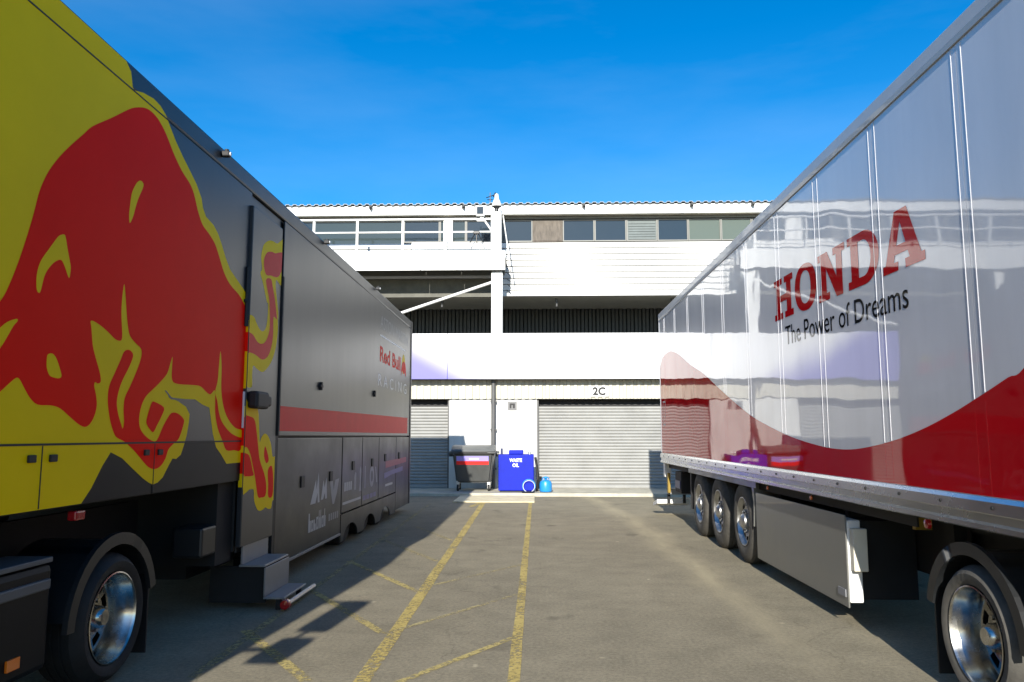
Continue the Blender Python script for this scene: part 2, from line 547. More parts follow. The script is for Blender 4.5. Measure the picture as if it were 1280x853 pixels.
def text_on(name, body, side, plane, u0, u1, v0, h, m, parent, spacing=1.0, shear=0.0, bold=0.0, tilt=0.0):
    """text whose bounding width runs u0..u1 (u=Y on L, u=-Y on R, u=X on F) and capital height h from baseline v0"""
    me = text_mesh(body, spacing, shear, bold)
    xs = [v.co.x for v in me.vertices]
    cap = 0.73
    ref = text_mesh('H'); ys = [v.co.y for v in ref.vertices]; cap = max(ys) - min(ys); bpy.data.meshes.remove(ref)
    a, b = min(xs), max(xs)
    for v in me.vertices:
        v.co.x = u0 + (v.co.x - a) / (b - a) * (u1 - u0)
        v.co.y = v0 + v.co.y / cap * h + tilt * (v.co.x - u0)
    lay(me, side, plane)
    # one object per letter
    n = len(me.vertices); root = list(range(n))
    def find(i):
        while root[i] != i:
            root[i] = root[root[i]]; i = root[i]
        return i
    for e in me.edges:
        root[find(e.vertices[0])] = find(e.vertices[1])
    groups = {}
    for p in me.polygons:
        groups.setdefault(find(p.vertices[0]), []).append(list(p.vertices))
    last = None
    for fs in groups.values():
        ids = sorted({i for f in fs for i in f}); mp = {i: j for j, i in enumerate(ids)}
        lm = bpy.data.meshes.new(name)
        lm.from_pydata([me.vertices[i].co[:] for i in ids], [], [[mp[i] for i in f] for f in fs])
        lm.update()
        last = link_mesh(name, lm, m, parent)
    return last


def decal_px(name, pts, side, plane, m, parent, smooth=4, clamp=None, off=(0, 0), s=1.0):
    """outline given in photo pixels (zoom offset off, zoom scale s), laid on the side it was printed on"""
    P = [(off[0] + x / s, off[1] + y / s) for x, y in pts]
    q = []
    for (x, y) in (smooth_loop(P, smooth) if smooth > 1 else P):
        ax = 1 if side == 'F' else 0
        w_ = on(ax, plane, x, y)
        u = w_.x if side == 'F' else w_.y if side == 'L' else -w_.y
        v = w_.z
        if clamp:
            u = min(max(u, clamp[0]), clamp[1]); v = min(max(v, clamp[2]), clamp[3])
        if not q or (abs(q[-1][0] - u) + abs(q[-1][1] - v)) > 1e-4:
            q.append((u, v))
    return link_mesh(name, lay(fill_mesh([q]), side, plane), m, parent)


def decal(name, loops, side, plane, m, parent):
    return link_mesh(name, lay(fill_mesh(loops), side, plane), m, parent)


# ================================================================== GROUND
bm = B()
for (x0, x1, y0, y1) in ((-900, 900, -900, 900),):
    v = [bm.verts.new(p) for p in ((x0, y0, 0), (x1, y0, 0), (x1, y1, 0), (x0, y1, 0))]
    bm.faces.new(v)
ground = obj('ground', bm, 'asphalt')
tag(ground, 'worn tan grey asphalt yard between the two trailers', 'ground', kind='structure')


def stripe(p0, p1, wd, m, z=0.004):
    a, b = on(2, 0, *p0), on(2, 0, *p1)
    d = (b - a); d.z = 0; d.normalize(); nrm = Vector((-d.y, d.x, 0)) * wd / 2
    bm = B()
    k = max(2, int((b - a).length / 0.4)); L = []
    for i in range(k + 1):
        c = a + (b - a) * i / k
        j = [random.uniform(-0.006, 0.006) for _ in range(2)]
        L.append((bm.verts.new((c.x + nrm.x * (1 + j[0] * 12), c.y + nrm.y, z)), bm.verts.new((c.x - nrm.x * (1 + j[1] * 12), c.y - nrm.y, z))))
    for i in range(k):
        bm.faces.new((L[i][0], L[i][1], L[i + 1][1], L[i + 1][0]))
    return obj('painted_line', bm, m, ground)


stripe((446, 862), (604, 629), 0.11, 'line_strong')
stripe((640, 870), (663, 628), 0.08, 'line_strong', 0.0045)
stripe((481, 793), (652, 742), 0.055, 'line_faint', 0.005)
stripe((646, 796), (480, 861), 0.06, 'line_mid', 0.005)
stripe((480, 793), (388, 738), 0.075, 'line_mid', 0.005)
stripe((524, 741), (436, 702), 0.075, 'line_mid', 0.005)
stripe((546, 702), (480, 676), 0.075, 'line_faint', 0.005)
stripe((565, 676), (520, 659), 0.07, 'line_faint', 0.005)
stripe((654, 706), (541, 732), 0.05, 'line_faint', 0.005)
stripe((538, 630), (240, 848), 0.07, 'line_faint', 0.0052)
stripe((307, 789), (384, 852), 0.085, 'line_mid', 0.005)
stripe((588, 634), (600, 629), 0.10, 'line_strong', 0.006)

AP = 20.5     # apron front edge
bm = B(); box(bm, -26, 26, AP, 22.85, -0.05, 0.08, 0.01, 1)
apron = obj('concrete_apron', bm, 'concrete')
tag(apron, 'low concrete apron along the foot of the garages', 'pavement', kind='structure')
bm = B(); box(bm, -1.95, -0.04, 18.6, 20.46, 0.003, 0.028, 0.004, 1)
o = obj('plywood_sheet', bm, 'pale_board', base=True)
tag(o, 'pale sheet lying on the asphalt in front of the blue tank', 'sheet')

# ================================================================== PIT BUILDING
YW, YP, YU, YB = 22.5, 22.05, 23.2, 25.5     # garage wall, parapet front, upper wall, gallery back wall
XA, XB = -17.5, 17.5
bld = empty('pit_building', (0, 22.5, 0), 'long white two storey pit garage building with roller shutters and gallery', 'building')
PITCHX = 7.0
bays = [-14.0, -7.0, 0.0, 7.0]
SH0, SH1 = 0.03, 4.52
SHT = 2.46
# wall piers between the shutters, lintel of corrugated sheet
piers = []
xs = XA
for b0 in bays:
    piers.append((xs, b0 + SH0)); xs = b0 + SH1
piers.append((xs, XB))
for (a, b) in piers:
    bm = B(); box(bm, a, b, YW, YW + 0.35, 0.075, 2.60)
    obj('wall_pier', bm, 'white_wall', bld)


def corrugated(x0, x1, y, z0, z1, pitch, depth, name, m, parent, th=0.02, trap=True):
    bm = B()
    n = int((x1 - x0) / pitch)
    pts = []
    for i in range(n):
        a = x0 + i * pitch
        pts += [(a, y), (a + pitch * .35, y), (a + pitch * .5, y + depth), (a + pitch * .85, y + depth)]
    pts.append((x1, y))
    lo = [bm.verts.new((p[0], p[1], z0)) for p in pts]
    hi = [bm.verts.new((p[0], p[1], z1)) for p in pts]
    for i in range(len(pts) - 1):
        bm.faces.new((lo[i], lo[i + 1], hi[i + 1], hi[i]))
    back = [bm.verts.new((p[0], y + depth + th, z)) for p in (pts[0], pts[-1]) for z in (z0, z1)]
    bm.faces.new((back[0], back[1], back[3], back[2]))
    return obj(name, bm, m, parent)


corrugated(XA, XB, YW - 0.08, 2.60, 3.14, 0.20, 0.03, 'corrugated_lintel', 'cream', bld)
bm = B(); box(bm, XA, XB, YW - 0.01, YW + 0.35, 2.603, 4.4); obj('upper_slab', bm, 'white_wall', bld)
# shutters (curtain of narrow slats), guide rails, black strip for the recess shade
for b0 in bays:
    x0, x1 = b0 + SH0, b0 + SH1
    bm = B()
    n = 26
    hz = (SHT - 0.16) / n
    prof = []
    for i in range(n):
        z = 0.09 + i * hz
        prof += [(YW + 0.17, z), (YW + 0.145, z + hz * .3), (YW + 0.14, z + hz * .55), (YW + 0.15, z + hz * .85)]
    prof.append((YW + 0.17, SHT - 0.07))
    A = [bm.verts.new((x0 + 0.03, p[0], p[1])) for p in prof]
    Q = [bm.verts.new((x1 - 0.03, p[0], p[1])) for p in prof]
    for i in range(len(prof) - 1):
        bm.faces.new((A[i], Q[i], Q[i + 1], A[i + 1]))
    sh = obj('roller_shutter', bm, 'shutter', bld)
    bm = B(); box(bm, x0 + 0.03, x1 - 0.03, YW + 0.12, YW + 0.2, 0.082, 0.16, 0.008, 1)
    obj('bottom_rail', bm, 'shutter', sh)
    for xx in (x0, x1 - 0.05):
        bm = B(); box(bm, xx + 0.002, xx + 0.048, YW + 0.03, YW + 0.21, 0.08, SHT + 0.1)
        obj('guide_rail', bm, 'grey_pipe', sh)
    bm = B(); box(bm, x0 + 0.05, x1 - 0.05, YW + 0.30, YW + 0.38, SHT - 0.06, SHT + 0.137, 0.01, 1)
    obj('recess_shade_strip', bm, 'black', sh)  # black colour stands in for shade in the recess above the curtain
# dark garage interior behind the shutters (closes the volume)
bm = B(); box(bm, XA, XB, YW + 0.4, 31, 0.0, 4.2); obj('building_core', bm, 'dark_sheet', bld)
# drainpipes and columns at each bay
for b0 in bays:
    xc = b0 - 1.21
    bm = B(); tube(bm, (xc, YW - 0.150, 0.08), (xc, YW - 0.150, 3.14), 0.062, 12)
    dp = obj('drainpipe', bm, 'grey_pipe', bld, True)
    for zz in (0.6, 1.7, 2.5):
        bm = B(); box(bm, xc - 0.085, xc + 0.085, YW - 0.16, YW + 0.0, zz, zz + 0.05)
        obj('pipe_bracket', bm, 'grey_pipe', dp)
    bm = B(); box(bm, xc - 0.06, xc + 0.26, YP + 0.13, YP + 0.43, 4.2, 6.25, 0.012, 1)
    obj('column', bm, 'white_metal', bld)
# parapet panels
x = XA; i = 0
while x < XB - 0.01:
    bm = B(); box(bm, x + 0.004, x + 2.5 - 0.004, YP, YP + 0.06, 3.14, 4.44, 0.004, 1)
    obj('parapet_panel', bm, 'parapet', bld)
    x += 2.5
bm = B(); box(bm, XA, XB, YP + 0.065, YP + 0.12, 3.16, 4.42); obj('parapet_frame', bm, 'steel_under', bld)
bm = B(); box(bm, XA, XB, YP + 0.12, YB + 0.1, 3.17, 3.32); obj('gallery_floor', bm, 'steel_under', bld)
# gallery: dark back wall, soffit
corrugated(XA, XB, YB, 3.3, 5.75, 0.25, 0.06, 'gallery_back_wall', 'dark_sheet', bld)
bm = B(); box(bm, XA, XB, YU + 0.055, YB + 0.3, 5.70, 5.80); obj('gallery_soffit', bm, 'soffit', bld)
for xx in [XA + 0.6 + i * 3.5 for i in range(10)]:
    bm = B(); box(bm, xx, xx + 0.09, YU + 0.3, YU + 0.42, 5.60, 5.698, 0.01, 1); tube(bm, (xx + .045, YU + 0.36, 5.45), (xx + .045, YU + 0.36, 5.61), 0.03, 8)
    obj('soffit_light', bm, 'grey_pipe', bld)
# cladding boards
zb = [5.70 + i * (7.36 - 5.70) / 9 for i in range(10)]
for i in range(9):
    bm = B()
    z0, z1 = zb[i] + 0.003, zb[i + 1] - 0.018
    d = 0.02 if i != 0 else 0.05
    prism(bm, [(YU - d, z0), (YU - d - 0.022, z0 + 0.006), (YU - d, z1), (YU + 0.05, z1), (YU + 0.05, z0)], 'x', XA if i > 2 else -1.0, XB)
    obj('cladding_board', bm, 'cladding', bld)
bm = B(); box(bm, XA, -1.01, YU - 0.05, YU + 0.05, 5.685, 6.24); obj('ring_beam', bm, 'steel_under', bld)
bm = B(); box(bm, XA, XB, YU + 0.052, YU + 0.35, 5.71, 8.4); obj('upper_wall', bm, 'grey_pipe', bld)
# window strip
edges = [-10.2, -9.2, -8.2, -7.25, -6.76, -5.41, -4.0, -2.9, -2.1, -1.0, -0.08, 0.83, 1.79, 2.75, 3.68, 4.6, 5.58, 6.5, 7.45, 8.4, 9.4, 10.4]
kinds = {9: 'dark_glass', 10: 'ply', 11: 'dark_glass', 12: 'dark_glass', 13: 'blind', 14: 'dark_glass', 15: 'green_glass', 16: 'green_glass',
         4: 'grey_glass', 5: 'grey_glass', 6: 'dark_glass', 7: 'grey_glass', 8: 'dark_glass'}
for i in range(len(edges) - 1):
    a, b = edges[i], edges[i + 1]
    k = kinds.get(i, 'dark_glass')
    z0, z1 = 7.37, 8.05
    if i in (4, 5): z0 = 7.0
    fr = B()
    t = 0.035
    box(fr, a + 0.004, a + t, YU - 0.035, YU + 0.05, z0, z1); box(fr, b - t, b - 0.004, YU - 0.035, YU + 0.05, z0, z1)
    box(fr, a + t, b - t, YU - 0.035, YU + 0.05, z0, z0 + t); box(fr, a + t, b - t, YU - 0.035, YU + 0.05, z1 - t, z1)
    wnd = obj('window', fr, 'ply' if k == 'ply' else 'frame_grey', bld)
    bm = B(); box(bm, a + t, b - t, YU + 0.0 if k != 'ply' else YU - 0.045, YU + 0.045, z0 + t, z1 - t)
    obj('boarded_pane' if k == 'ply' else 'pane', bm, k, wnd)
    if k == 'blind':
        bm = B()
        for q in range(7):
            box(bm, a + 0.06, b - 0.06, YU - 0.02, YU - 0.005, z0 + 0.06 + q * 0.08, z0 + 0.12 + q * 0.08)
        obj('louvre', bm, 'blind', wnd)
bm = B(); box(bm, -2.78, -2.50, YU - 0.08, YU + 0.05, 7.0, 8.06, 0.006, 1); obj('pier_strip', bm, 'white_metal', bld)
# eaves, fascia, roof
bm = B(); box(bm, XA, XB, YU - 0.10, YU + 0.3, 8.065, 8.135, 0.008, 1); obj('window_head', bm, 'frame_grey', bld)
bm = B(); box(bm, XA, XB, YU - 0.34, YU - 0.26, 8.14, 8.43, 0.01, 1); obj('fascia_board', bm, 'white_metal', bld)
bm = B(); box(bm, XA, XB, YU - 0.258, YU + 0.35, 8.15, 8.20); obj('eaves_soffit', bm, 'soffit', bld)
bm = B()
n = int((XB - XA) / 0.22); y0 = YU - 0.42
for i in range(n):
    a = XA + i * 0.22
    sec = [(a, 8.445), (a + 0.05, 8.445), (a + 0.08, 8.485), (a + 0.17, 8.485), (a + 0.20, 8.445), (a + 0.22, 8.445)]
    f = [bm.verts.new((p[0], y0, p[1])) for p in sec]; g = [bm.verts.new((p[0], 31, p[1] + 0.35)) for p in sec]
    for j in range(5): bm.faces.new((f[j], f[j + 1], g[j + 1], g[j]))
bmesh.ops.remove_doubles(bm, verts=bm.verts[:], dist=0.001)
bmesh.ops.solidify(bm, geom=bm.faces[:], thickness=0.015)
obj('roof_sheet', bm, 'roof_sheet', bld)
bm = B(); box(bm, XA, XB, YB + 0.4, 31, 4.2, 8.40); obj('rear_block', bm, 'white_wall', bld)
for xx in (-5.0, -2.2, 1.4, 4.6, 6.4):
    bm = B(); box(bm, xx, xx + 0.10, YU - 0.44, YU - 0.342, 8.33, 8.41, 0.01, 1); tube(bm, (xx + .05, YU - 0.44, 8.4), (xx + .05, YU - 0.55, 8.36), 0.035, 8)
    obj('eaves_light', bm, 'grey_pipe', bld)

# projecting balcony
BX0, BX1 = -10.5, -0.86
bf = YP
bal = B(); box(bal, BX0, BX1, bf + 0.02, YU - 0.1, 6.62, 6.72)
bc = obj('balcony_deck', bal, 'steel_under', bld)
segs = [(BX0, -8.0), (-8.0, -5.45), (-5.45, -3.3), (-3.3, -2.25), (-2.25, BX1)]
for (a, b) in segs:
    bm = B(); box(bm, a + 0.006, b - 0.006, bf - 0.03, bf + 0.018, 6.27, 6.62, 0.004, 1); obj('edge_panel', bm, 'white_metal', bc)
bm = B(); box(bm, BX0, BX1, bf - 0.01, bf + 0.018, 6.625, 6.84, 0.004, 1); obj('kick_board', bm, 'white_metal', bc)
for k in range(11):
    xx = BX0 + 0.3 + k * 0.92
    bm = B(); box(bm, xx, xx + 0.09, bf + 0.03, YU - 0.06, 6.42, 6.618); obj('joist', bm, 'steel_under', bc)
bm = B(); box(bm, BX0, BX1 - 0.05, YU - 0.5, YU - 0.38, 6.27, 6.418); obj('edge_beam', bm, 'steel_under', bc)
for zz, th in ((7.78, 0.035), (7.40, 0.028), (7.0, 0.02)):
    bm = B(); tube(bm, (BX0, bf + 0.02, zz), (BX1 - 0.15, bf + 0.02, zz), th, 8); obj('handrail', bm, 'white_metal', bc, True)
for xx in (-10.4, -9.1, -7.8, -6.44, -5.17, -3.84, -2.6):
    bm = B(); box(bm, xx - 0.035, xx + 0.035, bf + 0.025, bf + 0.085, 6.73, 7.77, 0.006, 1); obj('rail_post', bm, 'white_metal', bc)
bm = B(); box(bm, -3.6, BX1 - 0.15, bf + 0.20, bf + 0.23, 6.73, 7.14); obj('infill_panel', bm, 'white_metal', bc)
bm = B(); box(bm, -1.28, -0.98, bf + 0.02, bf + 0.24, 6.73, 8.0, 0.012, 1); tube(bm, (-0.93, bf + 0.1, 7.9), (-0.72, bf + 0.05, 6.4), 0.018, 6)
obj('corner_post', bm, 'white_metal', bc)
# ladder-like cable tray on the corner of the cladding
for k in range(7):
    bm = B(); tube(bm, (-0.86 + 0.02 * (k % 2), YU - 0.12, 6.9 - k * 0.17), (-0.72, YU - 0.12, 6.8 - k * 0.17), 0.012, 6); obj('cable_loop', bm, 'grey_pipe', bld)
# brace tube
a = Vector((-1.26, YP + 0.2, 5.95)); d = Vector((-2.52, 0, -0.85))
bm = B(); tube(bm, a, a + d * 1.72, 0.042, 10); obj('brace', bm, 'white_metal', bld, True)

# small things on the building
lp = empty('lamp_post', (-1.12, YP + 0.10, 8.0), 'white conical lamp on top of the balcony corner post', 'lamp')
bm = B(); lathe(bm, [(0.0, 0.03), (0.0, 0.055), (0.10, 0.055), (0.16, 0.11), (0.17, 0.14)], (-1.12, YP + 0.10, 8.0), 'z', 16); obj('lamp_base', bm, 'black_plastic', lp, True)
bm = B(); lathe(bm, [(0.17, 0.14), (0.19, 0.15), (0.34, 0.10), (0.40, 0.065), (0.52, 0.06), (0.56, 0.02)], (-1.12, YP + 0.10, 8.0), 'z', 16); obj('lamp_shade', bm, 'white_metal', lp, True)
fl = empty('floodlight', (-1.55, YP - 0.02, 7.6), 'white floodlight with black lens clamped to the balcony rail', 'floodlight')
bm = B(); box(bm, -1.70, -1.45, YP - 0.16, YP + 0.0, 7.83, 8.13, 0.02); obj('housing', bm, 'white_metal', fl)
bm = B(); box(bm, -1.675, -1.49, YP - 0.175, YP - 0.161, 7.88, 8.09, 0.004, 1); obj('lens', bm, 'dark_glass', fl)
bm = B(); tube(bm, (-1.56, YP - 0.06, 7.73), (-1.56, YP - 0.06, 7.84), 0.03); tube(bm, (-1.52, YP - 0.06, 7.80), (-1.17, YP + 0.03, 7.30), 0.03); box(bm, -1.68, -1.44, YP - 0.09, YP - 0.02, 7.69, 7.76)
obj('bracket', bm, 'white_metal', fl)
bm = B(); tube(bm, (-1.74, YP - 0.05, 8.0), (-1.74, YP - 0.05, 8.2), 0.02, 6); obj('aerial', bm, 'black_plastic', fl)
an = empty('roof_aerial', (-1.36, YU - 0.2, 8.48), 'small dark aerial standing on the roof edge beside the lamp', 'aerial')
bm = B(); tube(bm, (-1.36, YU - 0.2, 8.48), (-1.36, YU - 0.2, 8.86), 0.014, 6); obj('mast', bm, 'black_plastic', an)
bm = B(); tube(bm, (-1.48, YU - 0.2, 8.70), (-1.2, YU - 0.2, 8.80), 0.014, 6); tube(bm, (-1.45, YU - 0.2, 8.64), (-1.28, YU - 0.2, 8.64), 0.012, 6); tube(bm, (-1.26, YU - 0.2, 8.72), (-1.2, YU - 0.2, 8.86), 0.02, 6)
obj('element', bm, 'black_plastic', an)
tp = empty('tripod', (-1.70, YP - 0.10, 6.95), 'small black spider bracket on the white balcony edge', 'bracket')
bm = B(); box(bm, -1.78, -1.60, YP - 0.10, YP + 0.02, 7.32, 7.40, 0.01, 1); obj('head', bm, 'black_plastic', tp)
for dx in (-0.2, 0.0, 0.2):
    bm = B(); tube(bm, (-1.69 + dx * .25, YP - 0.03, 7.33), (-1.69 + dx, YP - 0.03, 7.05), 0.017, 6); obj('leg', bm, 'black_plastic', tp)


def sign(name, x0, x1, z0, z1, y, label, txt, m='white_metal'):
    s = empty(name, ((x0 + x1) / 2, y, z0), label, 'sign')
    bm = B(); box(bm, x0, x1, y - 0.02, y, z0, z1, 0.004, 1); obj('plate', bm, m, s)
    if txt:
        text_on('letter', txt, 'F', y - 0.023, x0 + (x1 - x0) * .16, x1 - (x1 - x0) * .16, z0 + (z1 - z0) * .16, (z1 - z0) * .68, 'black', s, bold=0.05)
    return s


sign('garage_sign', 1.53, 2.07, 2.66, 2.96, YW - 0.103, 'white garage number plate above the roller shutter', '2C')
sg = sign('notice_sign', -0.80, -0.55, 2.28, 2.52, YW - 0.002, 'small square grey notice high on the white pier', None, 'sign_grey')
decal('pictogram', [[(-0.75, 2.33), (-0.70, 2.33), (-0.70, 2.42), (-0.66, 2.42), (-0.66, 2.33), (-0.60, 2.33), (-0.60, 2.47), (-0.75, 2.47)]], 'F', YW - 0.026, 'black', sg)

# ================================================================== THINGS AT THE GARAGE
GZ = 0.081
wb = empty('wheelie_bin', (-1.68, 21.5, GZ), 'dark grey four wheeled waste bin with striped label by the white pier', 'bin')
bx0, bx1, by0, by1 = -2.27, -1.10, 21.10, 22.05
bm = B()
lo = [(bx0 + .13, by0 + .14), (bx1 - .13, by0 + .14), (bx1 - .13, by1 - .10), (bx0 + .13, by1 - .10)]
hi = [(bx0 + .03, by0 + .02), (bx1 - .03, by0 + .02), (bx1 - .03, by1 - .02), (bx0 + .03, by1 - .02)]
L = [bm.verts.new((p[0], p[1], GZ + .22)) for p in lo]; H = [bm.verts.new((p[0], p[1], GZ + 1.02)) for p in hi]
bm.faces.new(L[::-1]); bm.faces.new(H)
for i in range(4): bm.faces.new((L[i], L[(i + 1) % 4], H[(i + 1) % 4], H[i]))
bmesh.ops.bevel(bm, geom=bm.edges[:], offset=0.05, segments=3, affect='EDGES')
obj('bin_body', bm, 'bin', wb, True)
bm = B(); box(bm, bx0 - .03, bx1 + .03, by0 - .03, by1 + .02, GZ + 0.985, GZ + 1.055, 0.02); obj('rim', bm, 'bin', wb, True)
bm = B()
prof = [(by0 - .02, 1.06), (by0 + .02, 1.11), (by0 + .25, 1.19), (by0 + .55, 1.22), (by1 - .08, 1.19), (by1, 1.10), (by1, 1.06)]
prism(bm, [(p[0], GZ + p[1]) for p in prof], 'x', bx0 + .0, bx1 - .0, 0.012)
obj('bin_lid', bm, 'bin_lid', wb, True)
bm = B(); tube(bm, (bx0 + .2, by0 - .05, GZ + 1.04), (bx1 - .2, by0 - .05, GZ + 1.04), 0.016); obj('handle', bm, 'bin', wb)
for xx in (bx0 - .05, bx1 + .05):
    bm = B(); lathe(bm, [(-.05, .001), (-.05, .075), (.05, .075), (.05, .001)], (xx, (by0 + by1) / 2, GZ + .98), 'x', 14); obj('lifting_pin', bm, 'bin', wb, True)
for xx in (bx0 + .17, bx1 - .17):
    for yy in (by0 + .2, by1 - .18):
        bm = B(); lathe(bm, [(-.025, .001), (-.025, .09), (.025, .09), (.025, .001)], (xx, yy, GZ + .09), 'x', 16)
        wh = obj('caster_wheel', bm, 'tyre', wb, True)
        bm = B(); box(bm, xx - .04, xx + .04, yy - .03, yy + .03, GZ + .15, GZ + .235); box(bm, xx + .028, xx + .036, yy - .03, yy + .03, GZ + .07, GZ + .16); box(bm, xx - .036, xx - .028, yy - .03, yy + .03, GZ + .07, GZ + .16)
        obj('fork', bm, 'alloy', wh)
# sloping label on the bin's front
def bin_strip(name, z0, z1, x0, x1, m, off):
    def yat(z): return by0 + .14 + (.02 - .14) * (z - .22) / .80 - off
    bm = B(); bm.faces.new([bm.verts.new(p) for p in ((x0, yat(z0), GZ + z0), (x1, yat(z0), GZ + z0), (x1, yat(z1), GZ + z1), (x0, yat(z1), GZ + z1))])
    return obj(name, bm, m, wb)
bin_strip('label_band', .70, .80, bx0 + .14, bx1 - .17, 'coral_film', .004)
bin_strip('label_band', .80, .93, bx0 + .14, bx1 - .17, 'lilac', .004)
bin_strip('label_band', .84, .875, bx0 + .48, bx0 + .74, 'white_film', .007)

tk = empty('oil_tank', (-0.53, 21.2, GZ), 'royal blue steel waste oil tank with white lettering', 'tank')
tx0, tx1, ty0, ty1 = -0.99, -0.06, 20.82, 21.6
bm = B(); box(bm, tx0, tx1, ty0, ty1, GZ + .04, GZ + .98, 0.02); obj('tank_body', bm, 'tank', tk)
bm = B(); box(bm, tx0 + .04, tx1 - .04, ty0 + .05, ty1 - .05, GZ, GZ + .042); obj('base', bm, 'black_plastic', tk)
bm = B(); box(bm, -.72, -.34, ty0 + .12, ty0 + .6, GZ + .982, GZ + 1.09, 0.02); obj('filler_lid', bm, 'tank', tk)
bm = B(); tube(bm, (-.91, ty0 + .15, GZ + .97), (-.91, ty0 + .15, GZ + 1.14), .03); obj('vent_pipe', bm, 'blue_dark', tk)
bm = B(); tube(bm, (-.17, ty0 + .15, GZ + .97), (-.17, ty0 + .15, GZ + 1.06), .035); tube(bm, (-.24, ty0 + .15, GZ + 1.06), (-.10, ty0 + .15, GZ + 1.06), .018); obj('valve', bm, 'alloy', tk)
text_on('letter', 'WASTE', 'F', ty0 - .003, -.70, -.37, GZ + .79, .085, 'white_film', tk, bold=0.03)
text_on('letter', 'OIL', 'F', ty0 - .003, -.62, -.45, GZ + .66, .085, 'white_film', tk, bold=0.03)
for xx in (tx0 + .02, tx1 - .06):
    bm = B(); box(bm, xx, xx + .04, ty0 - .012, ty0 - .001, GZ + .05, GZ + .97); obj('corner_rib', bm, 'tank', tk)
ho = empty('hose_coil', (-.2, 20.70, GZ), 'pale thin hoop of hose leaning on the blue tank', 'hose')
bm = B(); torus(bm, (-.19, 20.74, GZ + .175), .165, .011, 'y'); obj('hose_loop', bm, 'bottle', ho, True)
bm = B(); torus(bm, (-.19, 20.72, GZ + .162), .15, .007, 'y'); obj('hose_loop', bm, 'white_film', ho, True)
bm = B(); lathe(bm, [(0, .001), (0, .16), (.03, .17), (.035, .12), (.03, .001)], (-.21, 20.69, GZ + .001), 'z', 18); obj('drip_tray', bm, 'black_plastic', ho, True)
ext = empty('drain_hose', (0.03, 21.25, GZ), 'dark red and black hose standing beside the blue tank', 'hose')
bm = B()
pts = [(0.02, 21.25, GZ + .012), (0.05, 21.2, GZ + .3), (0.02, 21.22, GZ + .65), (-.02, 21.25, GZ + .9)]
for i in range(3): tube(bm, pts[i], pts[i + 1], .035, 8)
obj('hose_run', bm, 'black', ext, True)
gb = empty('gas_bottle', (0.25, 20.95, GZ), 'squat sky blue gas bottle standing before the wide shutter', 'bottle')
c = (0.25, 20.95, GZ)
bm = B(); lathe(bm, [(0, .001), (0.0, .12), (.02, .155), (.05, .165), (.22, .165), (.28, .14), (.315, .08), (.32, .001)], c, 'z', 22); obj('bottle_body', bm, 'bottle', gb, True)
bm = B(); lathe(bm, [(.31, .035), (.37, .035), (.37, .05), (.40, .05), (.41, .02), (.41, .001)], c, 'z', 12); obj('valve', bm, 'bottle', gb, True)
bm = B(); torus(bm, (0.25, 20.95, GZ + .37), .085, .012, 'z', 18, 6); tube(bm, (.165, 20.95, GZ + .30), (.165, 20.95, GZ + .37), .012, 6); tube(bm, (.335, 20.95, GZ + .30), (.335, 20.95, GZ + .37), .012, 6); obj('handle_ring', bm, 'bottle', gb, True)


